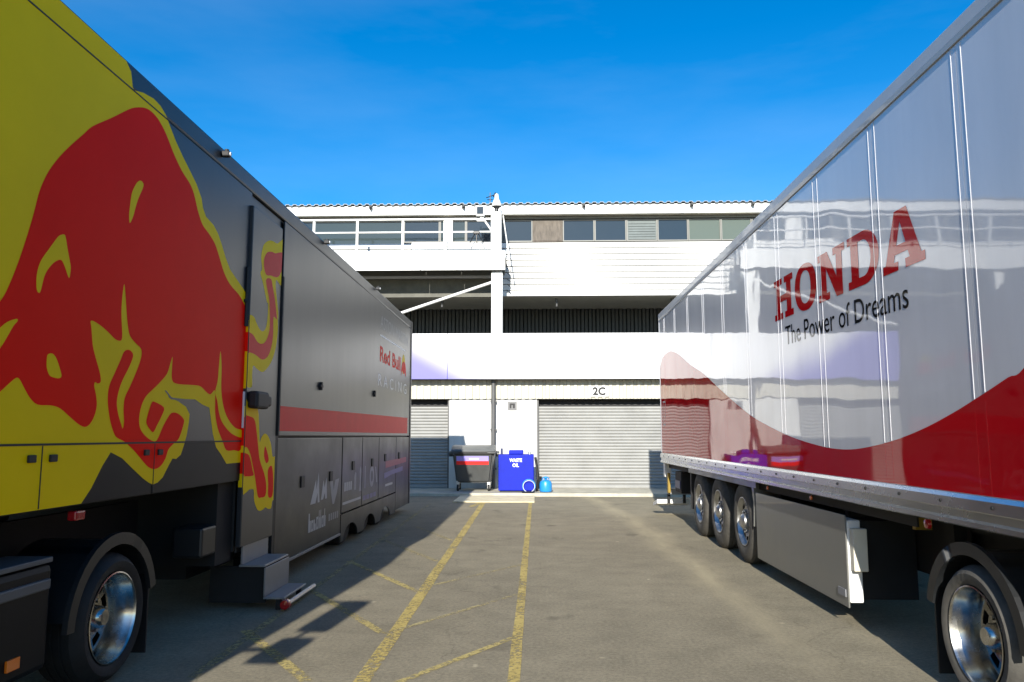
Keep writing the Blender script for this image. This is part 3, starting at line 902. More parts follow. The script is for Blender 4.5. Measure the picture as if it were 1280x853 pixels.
# ================================================================== WHEELS
def wheel(parent, xf, y, r, s, style, tyre='tyre', w_=0.30, k=.60):
    """xf: x of the outer sidewall, s=+1 if the outer side faces +X"""
    c = (xf, y, r)
    bm = B()
    if style == 'deep':
        plane_, holes, r0, r1 = -.17, 10, .20 * r, (k-.1) * r
    else:
        plane_, holes, r0, r1 = -.045, 10, .20 * r, (k-.1) * r
    # disc with hand holes: polar grid, skipping cells
    na, radii = 60, [r0, r0 + (r1 - r0) * .38, r0 + (r1 - r0) * .55, r0 + (r1 - r0) * .88, r1]
    V = [[bm.verts.new((xf + s * (plane_ - (0.02 if j in (0,) else 0)), y + q * math.cos(2 * math.pi * i / na), r + q * math.sin(2 * math.pi * i / na))) for i in range(na)] for j, q in enumerate(radii)]
    for j in range(4):
        for i in range(na):
            if j in (2,) and i % 6 in (1, 2, 3, 4) and True:
                continue
            bm.faces.new((V[j][i], V[j][(i + 1) % na], V[j + 1][(i + 1) % na], V[j + 1][i]))
    hubo = 0.0 if style == 'deep' else -0.035
    lathe(bm, [(plane_ - .02, r0), (plane_ + .05, r0 * .95), (plane_ + .10 + hubo, r0 * .8), (plane_ + .115 + hubo, r0 * .6), (plane_ + .115 + hubo, .001)], c, 'x', 24, sgn=s)
    for i in range(10):
        t = 2 * math.pi * (i + .5) / 10
        q = r0 + (r1 - r0) * .2
        p = Vector((xf + s * plane_, y + q * math.cos(t), r + q * math.sin(t)))
        tube(bm, p, p + Vector((s * .035, 0, 0)), .016, 6)
    wh = obj('wheel', bm, 'chrome' if style == 'deep' else 'alloy', parent, True)
    bm = B()
    if style == 'deep':
        prof = [(-.03, (k+0) * r), (.004, (k-0.005) * r), (.006, (k-0.025) * r), (-.012, (k-0.045) * r), (-.05, (k-0.055) * r), (-.06, (k-0.07) * r), (-.15, (k-0.085) * r), (-.17, (k-.1) * r)]
    else:
        prof = [(-.03, (k+0) * r), (.004, (k-0.005) * r), (.006, (k-0.025) * r), (-.012, (k-0.045) * r), (-.05, (k-0.06) * r), (-.06, (k-0.08) * r), (-.045, (k-.1) * r)]
    lathe(bm, prof, c, 'x', 48, sgn=s); obj('rim', bm, 'chrome' if style == 'deep' else 'alloy', wh, True)
    bm = B()
    prof = [(-.03, (k-.02) * r), (-.002, (k+.01) * r), (.012, (k+.07) * r), (.014, (k+.16) * r), (.004, .90 * r), (-.02, .96 * r), (-.045, .99 * r), (-.05, r),
            (-.095, r), (-.098, .98 * r), (-.107, .98 * r), (-.11, r), (-.145, r), (-.148, .98 * r), (-.157, .98 * r), (-.16, r), (-.20, r), (-.203, .98 * r), (-.212, .98 * r), (-.215, r),
            (-w_ + .05, r), (-w_ + .02, .96 * r), (-w_, .85 * r), (-w_ + .02, .6 * r)]
    lathe(bm, prof, c, 'x', 48, sgn=s); obj('tyre', bm, tyre, wh, True)
    bm = B(); lathe(bm, [(-.24, .001), (-.24, .5 * r), (-.20, .48 * r), (-.20, .001)], c, 'x', 24, sgn=s); obj('brake_drum', bm, 'chassis', wh, True)
    return wh


def arch(parent, x0, x1, y, z, r, a0, a1, th, m, name='mudguard', n=20):
    bm = B()
    I = [(y + r * math.cos(math.radians(a0 + (a1 - a0) * i / n)), z + r * math.sin(math.radians(a0 + (a1 - a0) * i / n))) for i in range(n + 1)]
    O = [(y + (r + th) * math.cos(math.radians(a0 + (a1 - a0) * i / n)), z + (r + th) * math.sin(math.radians(a0 + (a1 - a0) * i / n))) for i in range(n + 1)]
    for i in range(n):
        q = [I[i], I[i + 1], O[i + 1], O[i]]
        lo = [bm.verts.new((x0, p[0], p[1])) for p in q]; hi = [bm.verts.new((x1, p[0], p[1])) for p in q]
        bm.faces.new(lo); bm.faces.new(hi[::-1])
        for j in range(4): bm.faces.new((lo[j], lo[(j + 1) % 4], hi[(j + 1) % 4], hi[j]))
    bmesh.ops.remove_doubles(bm, verts=bm.verts[:], dist=0.0005)
    return obj(name, bm, m, parent, True)


# ================================================================== TRACTOR UNITS
def tractor(xs, s, yd, paint, fairing, label, name='tractor_unit', guard='black_plastic', tyre='tyre'):
    """xs: x of the side towards the lane, s=+1 if that side faces +X; yd: drive axle"""
    xo = xs - s * 2.5
    X = lambda d: xs - s * d                       # d metres in from the lane side
    lo_, hi_ = min(xs, xo), max(xs, xo)
    t = empty(name, ((xs + xo) / 2, yd - 2, 0), label, 'truck')
    yf = yd - 3.7
    def bb(name, d0, d1, y0, y1, z0, z1, m, bev=0.0, par=t):
        bm = B(); a, b = sorted((X(d0), X(d1))); box(bm, a, b, y0, y1, z0, z1, bev); return obj(name, bm, m, par)
    for d0 in (0.80, 1.58):
        bb('chassis_rail', d0, d0 + .09, yf - 1.0, yd + .95, .72, .98, 'chassis')
    bb('dark_gap_plate', .72, .78, yf + .8, yd + 1.6, .50, 1.0, 'chassis')  # added dark plate, hides the sunlit ground beyond the gap
    bb('fifth_wheel', .85, 1.65, yd - .9, yd + .15, .985, 1.10, 'chassis', .02)
    bb('axle', .45, 2.05, yd - .09, yd + .09, .34, .52, 'chassis')
    bb('axle', .45, 2.05, yf - .09, yf + .09, .34, .52, 'chassis')
    bb('gearbox', .95, 1.5, yf - .6, yd - .3, .42, .715, 'chassis', .03)
    for d, sg_ in ((0.03, s), (2.47, -s)):
        wheel(t, X(d), yd, .40, sg_, 'deep', tyre, k=.71)
        wheel(t, X(d), yf, .40, sg_, 'flat', k=.71)
        bm = B(); 
        a, b = sorted((X(d + .02 if d < 1 else d - .02), X(d + .50 if d < 1 else d - .50)))
        g = arch(t, a, b, yd, .40, .465, 25, 172, .022, guard)
        lip0, lip1 = sorted((X(d - .015 if d < 1 else d + .015), X(d + .018 if d < 1 else d - .018)))
        arch(g, lip0, lip1, yd, .40, .455, 12, 178, .075, guard, 'guard_lip')
        bm = B(); box(bm, a + .01, b - .01, yd + .50, yd + .515, .05, .60); obj('mud_flap', bm, 'black', g)
        # side fairing / tank between the axles
        d0, d1 = (d + .03, d + .62) if d < 1 else (d - .03, d - .62)
        f = bb('side_fairing', d0, d1, yf + .75, yd - .62, .26, .84, fairing, .04)
        d0, d1 = (d + .025, d + .30) if d < 1 else (d - .025, d - .30)
        bb('step_strip', d0, d1, yf + .78, yd - .64, .845, .875, 'dark_strip', .006, f)
        d0, d1 = (d + .015, d + .12) if d < 1 else (d - .015, d - .12)
        bb('step_strip', d0, d1, yf + .78, yd - .66, .70, .76, 'dark_strip', .01, f)
        d0, d1 = (d + .012, d + .03) if d < 1 else (d - .012, d - .03)
        bb('side_marker', d0, d1, yd - .99, yd - .89, .34, .40, 'orange', .004, f)
    # cab
    cy0, cy1 = yf - 1.35, yf + .95
    bm = B()
    side = [(cy0, .95), (cy0 - .03, 1.5), (cy0 + .02, 2.0), (cy0 + .30, 3.05), (cy0 + .55, 3.62), (cy0 + .9, 3.78), (cy1 - .2, 3.78), (cy1, 3.6), (cy1, 1.05), (yf + .62, 1.05), (yf + .45, 1.18), (yf - .45, 1.18), (yf - .6, .95)]
    prism(bm, side, 'x', lo_ + .05, hi_ - .05, .035)
    cab = obj('cab', bm, paint, t, False)
    bm = B()
    prism(bm, [(cy0 - .02, 1.98), (cy0 + .275, 3.02), (cy0 + .29, 3.02), (cy0 + .0, 1.98)], 'x', lo_ + .18, hi_ - .18)
    obj('windscreen', bm, 'dark_glass', cab)
    for d in (0.04, 2.46):
        a, b = sorted((X(d), X(d + .02 if d < 1 else d - .02)))
        bm = B(); prism(bm, [(cy0 + .22, 2.05), (cy0 + .48, 2.9), (cy0 + 1.2, 2.9), (cy0 + 1.2, 2.05)], 'x', a, b); obj('side_window', bm, 'dark_glass', cab)
        bm = B(); prism(bm, [(cy0 + .18, 1.2), (cy0 + .18, 1.98), (cy0 + 1.24, 1.98), (cy0 + 1.24, 1.2)], 'x', a, b); obj('door', bm, paint, cab)
    bm = B(); box(bm, lo_ + .05, hi_ - .05, cy0 - .12, yf - .62, .30, .93, .05); obj('bumper', bm, fairing, cab)
    for k in range(5):
        bm = B(); box(bm, lo_ + .45, hi_ - .45, cy0 - .055, cy0 - .02, 1.02 + k * .18, 1.14 + k * .18, .008, 1); obj('grille_bar', bm, 'black_plastic', cab)
    for a in (lo_ + .12, hi_ - .52):
        bm = B(); box(bm, a, a + .40, cy0 - .15, cy0 - .11, .55, .80, .015); obj('headlight', bm, 'chrome', cab)
    bm = B(); box(bm, lo_ + .15, hi_ - .15, cy0 + .02, cy0 + .25, 3.08, 3.16, .02); obj('sun_visor', bm, 'black_plastic', cab)
    for d in (0, 2.5):
        o_ = -1 if d < 1 else 1
        for (z0, z1, yy) in ((2.55, 3.02, .30), (2.18, 2.45, .30)):
            a, b = sorted((X(d + o_ * .10), X(d + o_ * .36)))
            bm = B(); box(bm, a, b, cy0 + yy - .07, cy0 + yy + .07, z0, z1, .03); obj('mirror', bm, 'black_plastic', cab)
        bm = B(); tube(bm, (X(d + .06 * -o_), cy0 + .34, 3.0), (X(d + o_ * .2), cy0 + .30, 2.98), .025); tube(bm, (X(d + .06 * -o_), cy0 + .34, 2.3), (X(d + o_ * .2), cy0 + .30, 2.32), .025); tube(bm, (X(d + o_ * .2), cy0 + .30, 2.32), (X(d + o_ * .2), cy0 + .30, 2.98), .02)
        obj('mirror_arm', bm, 'black_plastic', cab)
    return t


XL, XR = -2.67, 2.5
LT = tractor(XL, 1, 5.10, 'charcoal', 'fairing_black', 'dark tractor unit coupled under the yellow and red liveried trailer', guard='black_plastic')
RT = tractor(XR, -1, 4.78, 'cab_white', 'cab_white', tyre='tyre_dusty', label='white tractor unit coupled under the white and red box trailer')

# ================================================================== RIGHT TRAILER (white, red sweep)
RY0, RY1 = 2.25, 15.85
rt = empty('box_trailer', (XR + 1.27, 9, 0), 'glossy white box trailer with a red wave and red lettering', 'trailer')
bm = B(); box(bm, XR + .02, XR + 2.53, RY0 + .02, RY1 - .02, 1.05, 3.98); obj('body_core', bm, 'white_paint', rt)
joints = [3.3, 4.5, 5.69, 6.88, 8.03, 9.24, 10.44, 11.66, 12.86, 14.06, 15.2]
cuts = [RY0 + .02] + joints + [RY1 - .06]
for i in range(len(cuts) - 1):
    bm = B(); box(bm, XR, XR + .018, cuts[i] + .002, cuts[i + 1] - .002, 1.215, 3.86); obj('side_panel', bm, 'white_paint', rt)
bm = B(); box(bm, XR + 2.53, XR + 2.55, RY0 + .02, RY1 - .02, 1.1, 3.98); obj('off_side_panel', bm, 'white_paint', rt)
# red sweep
sw = [(836, 440), (842, 440), (849, 443.8), (862, 455.5), (880, 468), (895.4, 482.5), (913.5, 499), (939, 520), (965, 535), (991, 547), (1019, 556), (1042.5, 561), (1070, 561.5), (1110, 553), (1150, 538), (1190, 517), (1230, 492), (1260, 472), (1280, 460)]
cur = []
for p in sw:
    q = on(0, XR - .0012, *p); cur.append((q.y, q.z))
cur = [(RY1 - .07, cur[0][1] - .22), (RY1 - .35, cur[0][1] - .04)] + cur
yl, zl = cur[-1]
cur += [(yl - .4, zl + .30), (yl - .9, zl + .72), (RY0 + .03, zl + 1.05)]


def cr_open(p, k=5):
    out = []
    for i in range(len(p) - 1):
        a, b, c_, d = p[max(i - 1, 0)], p[i], p[i + 1], p[min(i + 2, len(p) - 1)]
        for j in range(k):
            t = j / k
            out.append(tuple(.5 * (2 * b[e] + (-a[e] + c_[e]) * t + (2 * a[e] - 5 * b[e] + 4 * c_[e] - d[e]) * t * t + (-a[e] + 3 * b[e] - 3 * c_[e] + d[e]) * t ** 3) for e in (0, 1)))
    return out + [p[-1]]


cs = cr_open(cur)
decal('red_sweep', [[(-y, z) for y, z in cs] + [(-(RY0 + .03), 1.218), (-(RY1 - .07), 1.218)]], 'R', XR - .0012, 'red_wrap', rt)


def sweep_z(y):
    best = 1.22
    for i in range(len(cs) - 1):
        (a, za), (b, zb_) = cs[i], cs[i + 1]
        if min(a, b) <= y <= max(a, b) and abs(a - b) > 1e-6:
            best = za + (zb_ - za) * (y - a) / (b - a)
    return best


for yj in joints:
    for dy in (-.055, .055):
        y = yj + dy; zs = sweep_z(y)
        wb_, hb_ = .003, .0032
        for (z0, z1, m) in ((zs + .004, 3.85, 'white_paint'), (1.22, zs - .004, 'red_wrap')):
            bm = B(); prism(bm, [(XR + .004, y - wb_), (XR - hb_ * .6, y - wb_), (XR - hb_, y - wb_ * .3), (XR - hb_, y + wb_ * .3), (XR - hb_ * .6, y + wb_), (XR + .004, y + wb_)], 'z', z0, z1)
            wb_, hb_ = .003, .0016
            obj('joint_bead', bm, m, rt)
# rails
bm = B(); prism(bm, [(XR + .03, 3.858), (XR - .012, 3.864), (XR - .018, 3.90), (XR - .018, 3.985), (XR - .004, 4.0), (XR + .12, 4.0), (XR + .12, 3.9)], 'y', RY0, RY1 - .06); obj('roof_rail', bm, 'roof_rail', rt)
bm = B(); box(bm, XR + .121, XR + 2.5, RY0 + .02, RY1 - .06, 3.982, 3.998); obj('roof', bm, 'white_paint', rt)
bm = B(); prism(bm, [(XR + .03, 1.214), (XR - .012, 1.214), (XR - .030, 1.19), (XR - .034, 1.128), (XR - .012, 1.118), (XR - .012, 1.075), (XR - .030, 1.062), (XR - .032, 1.035), (XR - .015, 1.025), (XR + .06, 1.025), (XR + .06, 1.2)], 'y', RY0, RY1 - .02)
rail = obj('side_rail', bm, 'alu_rail', rt)
for k in range(24):
    yy = RY0 + .5 + k * .55
    bm = B(); lathe(bm, [(0, .012), (.005, .010), (.008, .004), (.008, .0005)], (XR - .0325, yy, 1.16), 'x', 8, sgn=-1); obj('rivet', bm, 'chassis', rail, True)
for (a, b) in ((RY0, RY0 + .05), (RY1 - .058, RY1)):
    bm = B(); box(bm, XR - .008, XR + .06, a - .0, b, 1.22, 3.995, .006, 1); obj('corner_post', bm, 'roof_rail', rt)
for a, b in ((XR + .02, XR + 1.26), (XR + 1.27, XR + 2.52)):
    bm = B(); box(bm, a, b, RY1 - .019, RY1 + .02, 1.1, 3.95, .008, 1); d = obj('rear_door', bm, 'white_paint', rt)
    for q in (.3, .8):
        bm = B(); tube(bm, (a + q, RY1 + .045, 1.1), (a + q, RY1 + .045, 3.95), .016, 8); obj('lock_rod', bm, 'alloy', d, True)
# lettering
def honda_letters():
    def ell(cx, cy, rx, ry, n=36, e=2.25):
        o = []
        for i in range(n):
            t = 2 * math.pi * i / n; c_, s_ = math.cos(t), math.sin(t)
            o.append((cx + rx * math.copysign(abs(c_) ** (2 / e), c_), cy + ry * math.copysign(abs(s_) ** (2 / e), s_)))
        return o
    Hh = [[(0, 0), (.62, 0), (.62, .15), (.47, .15), (.47, .42), (.93, .42), (.93, .15), (.78, .15), (.78, 0), (1.4, 0), (1.4, .15), (1.25, .15), (1.25, .85), (1.4, .85), (1.4, 1), (.78, 1), (.78, .85), (.93, .85), (.93, .58), (.47, .58), (.47, .85), (.62, .85), (.62, 1), (0, 1), (0, .85), (.15, .85), (.15, .15), (0, .15)]]
    O = [ell(.68, .5, .68, .53), ell(.68, .5, .34, .37)]
    N = [[(0, 1), (.52, 1), (.98, .40), (.98, .85), (.83, .85), (.83, 1), (1.42, 1), (1.42, .85), (1.27, .85), (1.27, 0), (.95, 0), (.44, .66), (.44, .15), (.60, .15), (.60, 0), (0, 0), (0, .15), (.15, .15), (.15, .85), (0, .85)]]
    def arc(cx, cy, rx, ry, n=16): return [(cx + rx * math.sin(math.pi * i / n), cy + ry * math.cos(math.pi * i / n)) for i in range(n + 1)]
    D = [[(0, 0), (0, .15), (.15, .15), (.15, .85), (0, .85), (0, 1)] + arc(.72, .5, .62, .5), [(.48, .16), (.48, .84)] + arc(.68, .5, .33, .34)]
    A = [[(0, 0), (0, .15), (.10, .15), (.50, 1), (.92, 1), (1.33, .15), (1.44, .15), (1.44, 0), (.80, 0), (.80, .15), (.95, .15), (.90, .27), (.45, .27), (.40, .15), (.55, .15), (.55, 0)], [(.52, .42), (.84, .42), (.68, .80)]]
    return [(Hh, 1.4), (O, 1.36), (N, 1.42), (D, 1.34), (A, 1.44)]
LH = honda_letters()
tot = sum(w_ for _, w_ in LH) + 4 * .13
sx = (8.17 - 5.0) / tot; u = -8.17; hh, zb0 = .415, 2.73
for loops, w_ in LH:
    decal('letter', [[(u + p[0] * sx, zb0 - .055 * (u + p[0] * sx + 8.17) / 3.17 + p[1] * hh) for p in lp_] for lp_ in loops], 'R', XR - .0022, 'red_letter', rt)
    u += (w_ + .13) * sx
text_on('slogan_letter', 'The Power of Dreams', 'R', XR - .0022, -7.86, -5.26, 2.45, .185, 'black_letter', rt, spacing=1.0, tilt=-.017)
decal('outline_print', [[(-15.55, 1.75), (-15.25, 1.75), (-15.25, 2.22), (-15.55, 2.22)], [(-15.52, 1.78), (-15.28, 1.78), (-15.28, 2.19), (-15.52, 2.19)]], 'R', XR - .0022, 'grey_film', rt)
# running gear
WY = [9.98, 11.29, 12.58]
for y in WY:
    wheel(rt, XR + .06, y, .50, -1, 'flat', 'tyre_dusty'); wheel(rt, XR + 2.49, y, .50, 1, 'flat', 'tyre_dusty')
    bm = B(); tube(bm, (XR + .4, y, .5), (XR + 2.15, y, .5), .07, 10); obj('axle', bm, 'chassis', rt)
for d in (.65, 1.75):
    bm = B(); box(bm, XR + d, XR + d + .12, RY0 + 1.0, RY1 - .1, .86, 1.048); obj('chassis_rail', bm, 'chassis', rt)
bm = B(); box(bm, XR + .10, XR + .115, RY0 + 3.3, RY1 - .1, .93, 1.02); obj('under_rail', bm, 'chassis', rt)
# mudguards: grey plate above the wheels with drooping ends
gm = B(); box(gm, XR + .05, XR + .40, 9.5, 13.2, 1.015, 1.024)
gd = obj('wheel_guard', gm, 'grey_panel', rt)
bm = B(); box(bm, XR + .035, XR + .05, 9.28, 13.3, .945, 1.02, .004, 1); obj('guard_edge', bm, 'grey_panel', gd)
bm = B(); prism(bm, [(9.42, .50), (9.46, .50), (9.42, .78), (9.50, 1.01), (9.40, 1.01), (9.36, .78)], 'x', XR + .04, XR + .38); obj('guard_flap', bm, 'grey_panel', gd)
bm = B(); prism(bm, [(13.25, .35), (13.29, .35), (13.29, 1.0), (13.2, 1.0)], 'x', XR + .06, XR + .38); obj('guard_flap', bm, 'black', gd)
# pallet box / side skirt
bm = B(); box(bm, XR + .05, XR + .16, 6.66, 9.30, .20, .86, .01)
pb = obj('pallet_box', bm, 'white_metal', rt)
bm = B(); box(bm, XR + .161, XR + .62, 6.70, 9.28, .22, .85); obj('box_back', bm, 'chassis', pb)
bm = B(); box(bm, XR + .036, XR + .048, 6.66, 9.30, .16, .90, .004, 1); obj('box_door', bm, 'grey_panel', pb)
bm = B(); box(bm, XR + .028, XR + .035, 6.70, 6.86, .24, .30); obj('maker_plate', bm, 'grey_film', pb)
for yy in (7.0, 8.9):
    bm = B(); box(bm, XR + .2, XR + .5, yy, yy + .08, .85, 1.03); obj('hanger', bm, 'chassis', pb)
bm = B(); box(bm, XR + .065, XR + .18, 6.58, 6.655, .46, .80, .008); obj('battery_box', bm, 'soffit', rt)
bm = B(); box(bm, XR + .64, XR + .648, 5.9, 15.0, .45, 1.02); obj('dark_gap_sheet', bm, 'chassis', rt)  # added dark sheet, keeps the space under the trailer black
# landing legs
for d in (.55, 1.85):
    bm = B(); box(bm, XR + d, XR + d + .13, 5.95, 6.08, .30, 1.04); box(bm, XR + d - .06, XR + d + .19, 5.90, 6.13, .26, .30); obj('landing_leg', bm, 'chassis', rt)
bm = B(); box(bm, XR + .30, XR + .42, 6.0, 6.05, .86, 1.03); obj('valve_bracket', bm, 'yellow_paint', rt)
bm = B(); lathe(bm, [(0, .035), (.02, .03), (.025, .001)], (XR + .06, 5.3, .98), 'x', 12, sgn=-1); obj('side_marker', bm, 'red_lens', rt, True)
for yy in (7.6, 9.0):
    bm = B(); lathe(bm, [(0, .022), (.012, .018), (.014, .001)], (XR + .095, yy, .97), 'x', 10, sgn=-1); obj('side_marker', bm, 'orange', rt, True)
# rear end: bumper, lamps, plates
bm = B(); box(bm, XR + .05, XR + 2.47, RY1 - .35, RY1 - .23, .42, .54, .015); ub = obj('rear_bumper', bm, 'alu_plate', rt)
for d in (.5, 1.9):
    bm = B(); box(bm, XR + d, XR + d + .10, RY1 - .42, RY1 - .24, .535, 1.04); obj('bumper_bracket', bm, 'chassis', ub)
bm = B(); box(bm, XR + .03, XR + .08, RY1 - .50, RY1 - .36, .46, .84, .01); obj('rear_marker', bm, 'yellow_paint', ub)
bm = B(); box(bm, XR + .02, XR + .14, RY1 - .22, RY1 - .05, .75, 1.02, .01); obj('lamp_cluster', bm, 'white_metal', rt)
bm = B(); box(bm, XR + .10, XR + .45, RY1 - 1.5, RY1 - .9, .52, .90, .02); obj('air_tank_box', bm, 'chassis', rt)
bm = B(); box(bm, XR + .085, XR + .098, RY1 - 1.45, RY1 - .95, .60, .74); obj('box_plate', bm, 'blue_dark', rt)
bm = B(); prism(bm, [(RY1 - .2, .24), (RY1 + .32, .16), (RY1 + .32, .22), (RY1 - .2, .32)], 'x', XR - .14, XR + .5); obj('tail_ramp', bm, 'white_metal', rt)
for d in (.05, .35):
    bm = B(); box(bm, XR + d, XR + d + .05, RY1 - .3, RY1 - .24, .25, .43); obj('ramp_hinge', bm, 'chassis', rt)

# ================================================================== LEFT TRAILER (charcoal, yellow and red emblem)
LY0, LYD, LY1 = 2.95, 7.12, 16.7
lt = empty('race_trailer', (XL - 1.26, 9, 0), 'tall charcoal race trailer with huge red animal emblem on yellow', 'trailer')
XI = XL - .02
bm = B(); box(bm, XL - 2.50, XI, LY0 + .01, LYD - .02, 1.16, 3.98); box(bm, XL - 2.5, XI - .02, LYD - .02, LY1 - .02, .52, 3.98); obj('body_core', bm, 'black', lt)
def lp_panel(name, y0, y1, z0, z1, m, par=lt, x1=XL, th=.02, bev=.006):
    bm = B(); box(bm, x1 - th, x1, y0, y1, z0, z1, bev, 2); return obj(name, bm, m, par)
lp_panel('side_panel', LY0, LYD - .004, 1.505, 3.83, 'charcoal')
for (a, b) in ((LY0, 4.2), (4.2, 5.46), (5.46, LYD)):
    d = lp_panel('gooseneck_locker', a + .002, b - .002, 1.15, 1.50, 'fairing_black', bev=.004)
lp_panel('roof_rail', LY0, LY1 - .03, 3.835, 4.0, 'charcoal', x1=XL, th=.10, bev=.02)
bm = B(); box(bm, XL - 2.5, XL - .101, LY0, LY1 - .03, 3.982, 3.999); obj('roof', bm, 'charcoal', lt)
bm = B(); box(bm, XL - 2.52, XL - 2.501, LY0, LY1 - .03, 1.1, 3.98); obj('off_side_panel', bm, 'charcoal', lt)
lp_panel('side_panel', LYD + .03, 8.03, .50, 3.825, 'charcoal', x1=XL - .03, th=.02)
lp_panel('side_panel', 8.09, LY1 - .14, 1.55, 3.828, 'charcoal')
lp_panel('corner_trim', LY1 - .135, LY1, .15, 3.99, 'black_plastic', x1=XL + .012, th=.08)
bm = B(); box(bm, XL - 2.5, XL - .07, LY1 - .02, LY1 + .02, .2, 3.95, .01); obj('rear_door', bm, 'charcoal', lt)
lp_panel('corner_trim', LY1 - .0, LY1 + .10, .4, 3.93, 'alu_plate', x1=XL - .03, th=.03)
# pixel-traced emblem
Z1 = lambda pts: pts
clampL = (LY0 + .005, LYD - .01, 1.155, 3.983)
yel = [(-240, -300), (70, -10), (110, 28), (150, 64), (158, 76), (164, 90), (166, 109), (167.5, 113), (178.75, 116), (192, 123.4), (200.3, 132), (207, 143), (213.4, 160), (220, 177), (229.4, 197.5), (238.75, 216), (246, 231), (252, 248), (253.75, 260),
       (257.5, 271), (267, 281.5), (272.5, 292), (277, 305), (282, 322), (287.5, 337), (295, 348), (304, 361), (310, 370.6), (316, 380), (316, 480), (306, 560), (303, 578), (283, 580), (276.6, 568.75), (270, 559.4), (266, 542.5), (262.5, 516), (261.6, 509.7), (253, 506), (243.75, 499.4), (228.75, 499), (215.6, 498.4),
       (223, 502), (232.5, 508.75), (237, 518), (236, 529), (233.4, 544.4), (229.7, 557.5), (226, 568.75), (220, 574), (215.6, 573.4), (210, 583.75), (203.4, 597), (197, 603.4), (191, 606), (185.6, 603.4), (178.75, 598.4), (165.6, 586), (152.5, 573), (145, 569), (138.4, 565.6),
       (128, 582.5), (114, 610.6), (101, 635.5), (93, 640.7), (48, 649), (0, 660), (-240, 705)]
decal_px('yellow_ground', yel, 'L', XL + .0010, 'yellow_film', lt, 1, clampL)
red = [(0, 377), (11, 357.5), (22.5, 329), (32, 301), (39.4, 277), (44, 260), (48, 244), (53.4, 229), (62, 212.5), (75, 195.6), (90, 180.6), (105, 167.5), (116, 158), (138.75, 148), (160, 137.5), (169.4, 134.7), (180.6, 135), (189, 139.4), (197.5, 148.75), (205, 162), (210.6, 175), (218, 194), (227.5, 214), (237, 229), (242.5, 242.5), (247, 262),
       (253, 280.6), (261, 292), (268.75, 305), (274.4, 322), (280, 340.6), (287.5, 355.6), (298.75, 368.75), (305, 380), (311, 392), (312, 430), (309, 480), (304, 535), (301, 562), (292.5, 563), (283, 563), (278.4, 552), (272, 535), (269, 516), (269, 502), (268.5, 488), (263.4, 493), (258.75, 491), (251, 483.4), (242, 481.6), (225, 480.6), (216.6, 477.8), (214.6, 470), (215.2, 458), (215.7, 446),
       (212.5, 456), (208.75, 467.5), (199.4, 478.75), (190, 488), (182.5, 495.6), (177, 507), (174, 522), (175, 535), (180.6, 544), (188, 550), (193.75, 552), (197.5, 548), (203, 535), (208.75, 524), (214.4, 516.5), (222, 517), (229.4, 523.75), (229.4, 531), (223.75, 548), (218, 554), (210.6, 562), (207, 573), (201, 582.5), (193.75, 586.6), (186, 584.4), (178.75, 577), (169.4, 565.6), (162, 558), (154.4, 551.6), (147, 547.8), (143, 543),
       (138.4, 529), (135.6, 512.5), (134.7, 497.5), (136.6, 482.5), (143, 467.5), (150.6, 450.6), (155, 440), (161, 437.5), (166, 442), (165.6, 448.75), (160, 462), (153.4, 475), (148.75, 488), (146, 503), (147.8, 518), (151.6, 531), (153.4, 536), (155, 527.5), (154.4, 512.5), (156, 497.5), (162, 484.4), (169.4, 467.5), (175, 452.5), (177, 443), (176, 435.6), (169.4, 429), (162.8, 420.6), (160.4, 411), (158.6, 395), (157.3, 375), (155.4, 355), (152.8, 372.5), (151.8, 391), (152.4, 408), (152.8, 420.6), (151, 426), (144.4, 424.4), (135, 415), (123.75, 405.6), (113.8, 401),
       (114.4, 411), (116, 432), (120, 448.75), (124.7, 465.6), (126, 477), (122, 479.7), (119, 477.8), (117.75, 482.5), (120, 493.75), (121, 507), (118, 520), (112.5, 530), (106, 534), (97.5, 530), (86, 520), (75, 510.6), (63.75, 507), (47, 506), (37.5, 497.5), (30, 484.4), (24.4, 474), (19.7, 472.75), (11.25, 479.7), (0, 490), (-25, 512), (-55, 515), (-70, 480), (-60, 440), (-30, 410)]
decal_px('red_emblem', red, 'L', XL + .0020, 'red_film', lt, 3, clampL)
P_ = lambda z, ox, oy, s=5.333: [(ox + x / s, oy + y / s) for x, y in z]
det = [
    ([(0, 410), (9.4, 402.5), (20.6, 398.75), (22, 401.6), (17, 407.5), (9.4, 420.6), (0, 435.6), (-15, 452), (-24, 448), (-15, 425)], 3),
    (P_([(320, 230), (350, 225), (375, 255), (395, 310), (410, 370), (395, 390), (360, 385), (330, 370), (312, 320), (312, 260)], 0, 400), 3),
    (P_([(385, 195), (410, 180), (435, 185), (450, 270), (465, 350), (472, 400), (465, 460), (455, 460), (435, 400), (415, 355), (395, 347), (360, 365), (320, 410), (295, 460), (275, 540), (262, 568), (245, 545), (243, 470), (255, 400), (280, 340), (330, 270)], 0, 260), 3),
    (P_([(65, 680), (85, 672), (102, 690), (100, 720), (70, 790), (50, 853), (38, 900), (20, 945), (10, 950), (8, 900), (12, 853), (25, 760), (45, 710)], 160, 100), 3),
    ([(275.6, 439), (277, 460), (276.6, 488), (279.4, 508.75), (285, 523.75), (294, 535), (303, 538.5), (302, 547), (292.5, 544), (285, 538), (277.5, 527.5), (273.75, 516), (271.5, 501), (269, 490), (272, 477), (273.5, 460)], 3),
]
for q, k in det:
    decal_px('emblem_detail', q, 'L', XL + .0030, 'yellow_film', lt, k, clampL)
decal_px('emblem_detail', P_([(480, 550), (500, 548), (560, 585), (545, 640), (515, 700), (490, 748), (470, 735), (443, 690), (450, 640), (465, 590)], 100, 400), 'L', XL + .0030, 'red_film', lt, 3, clampL)
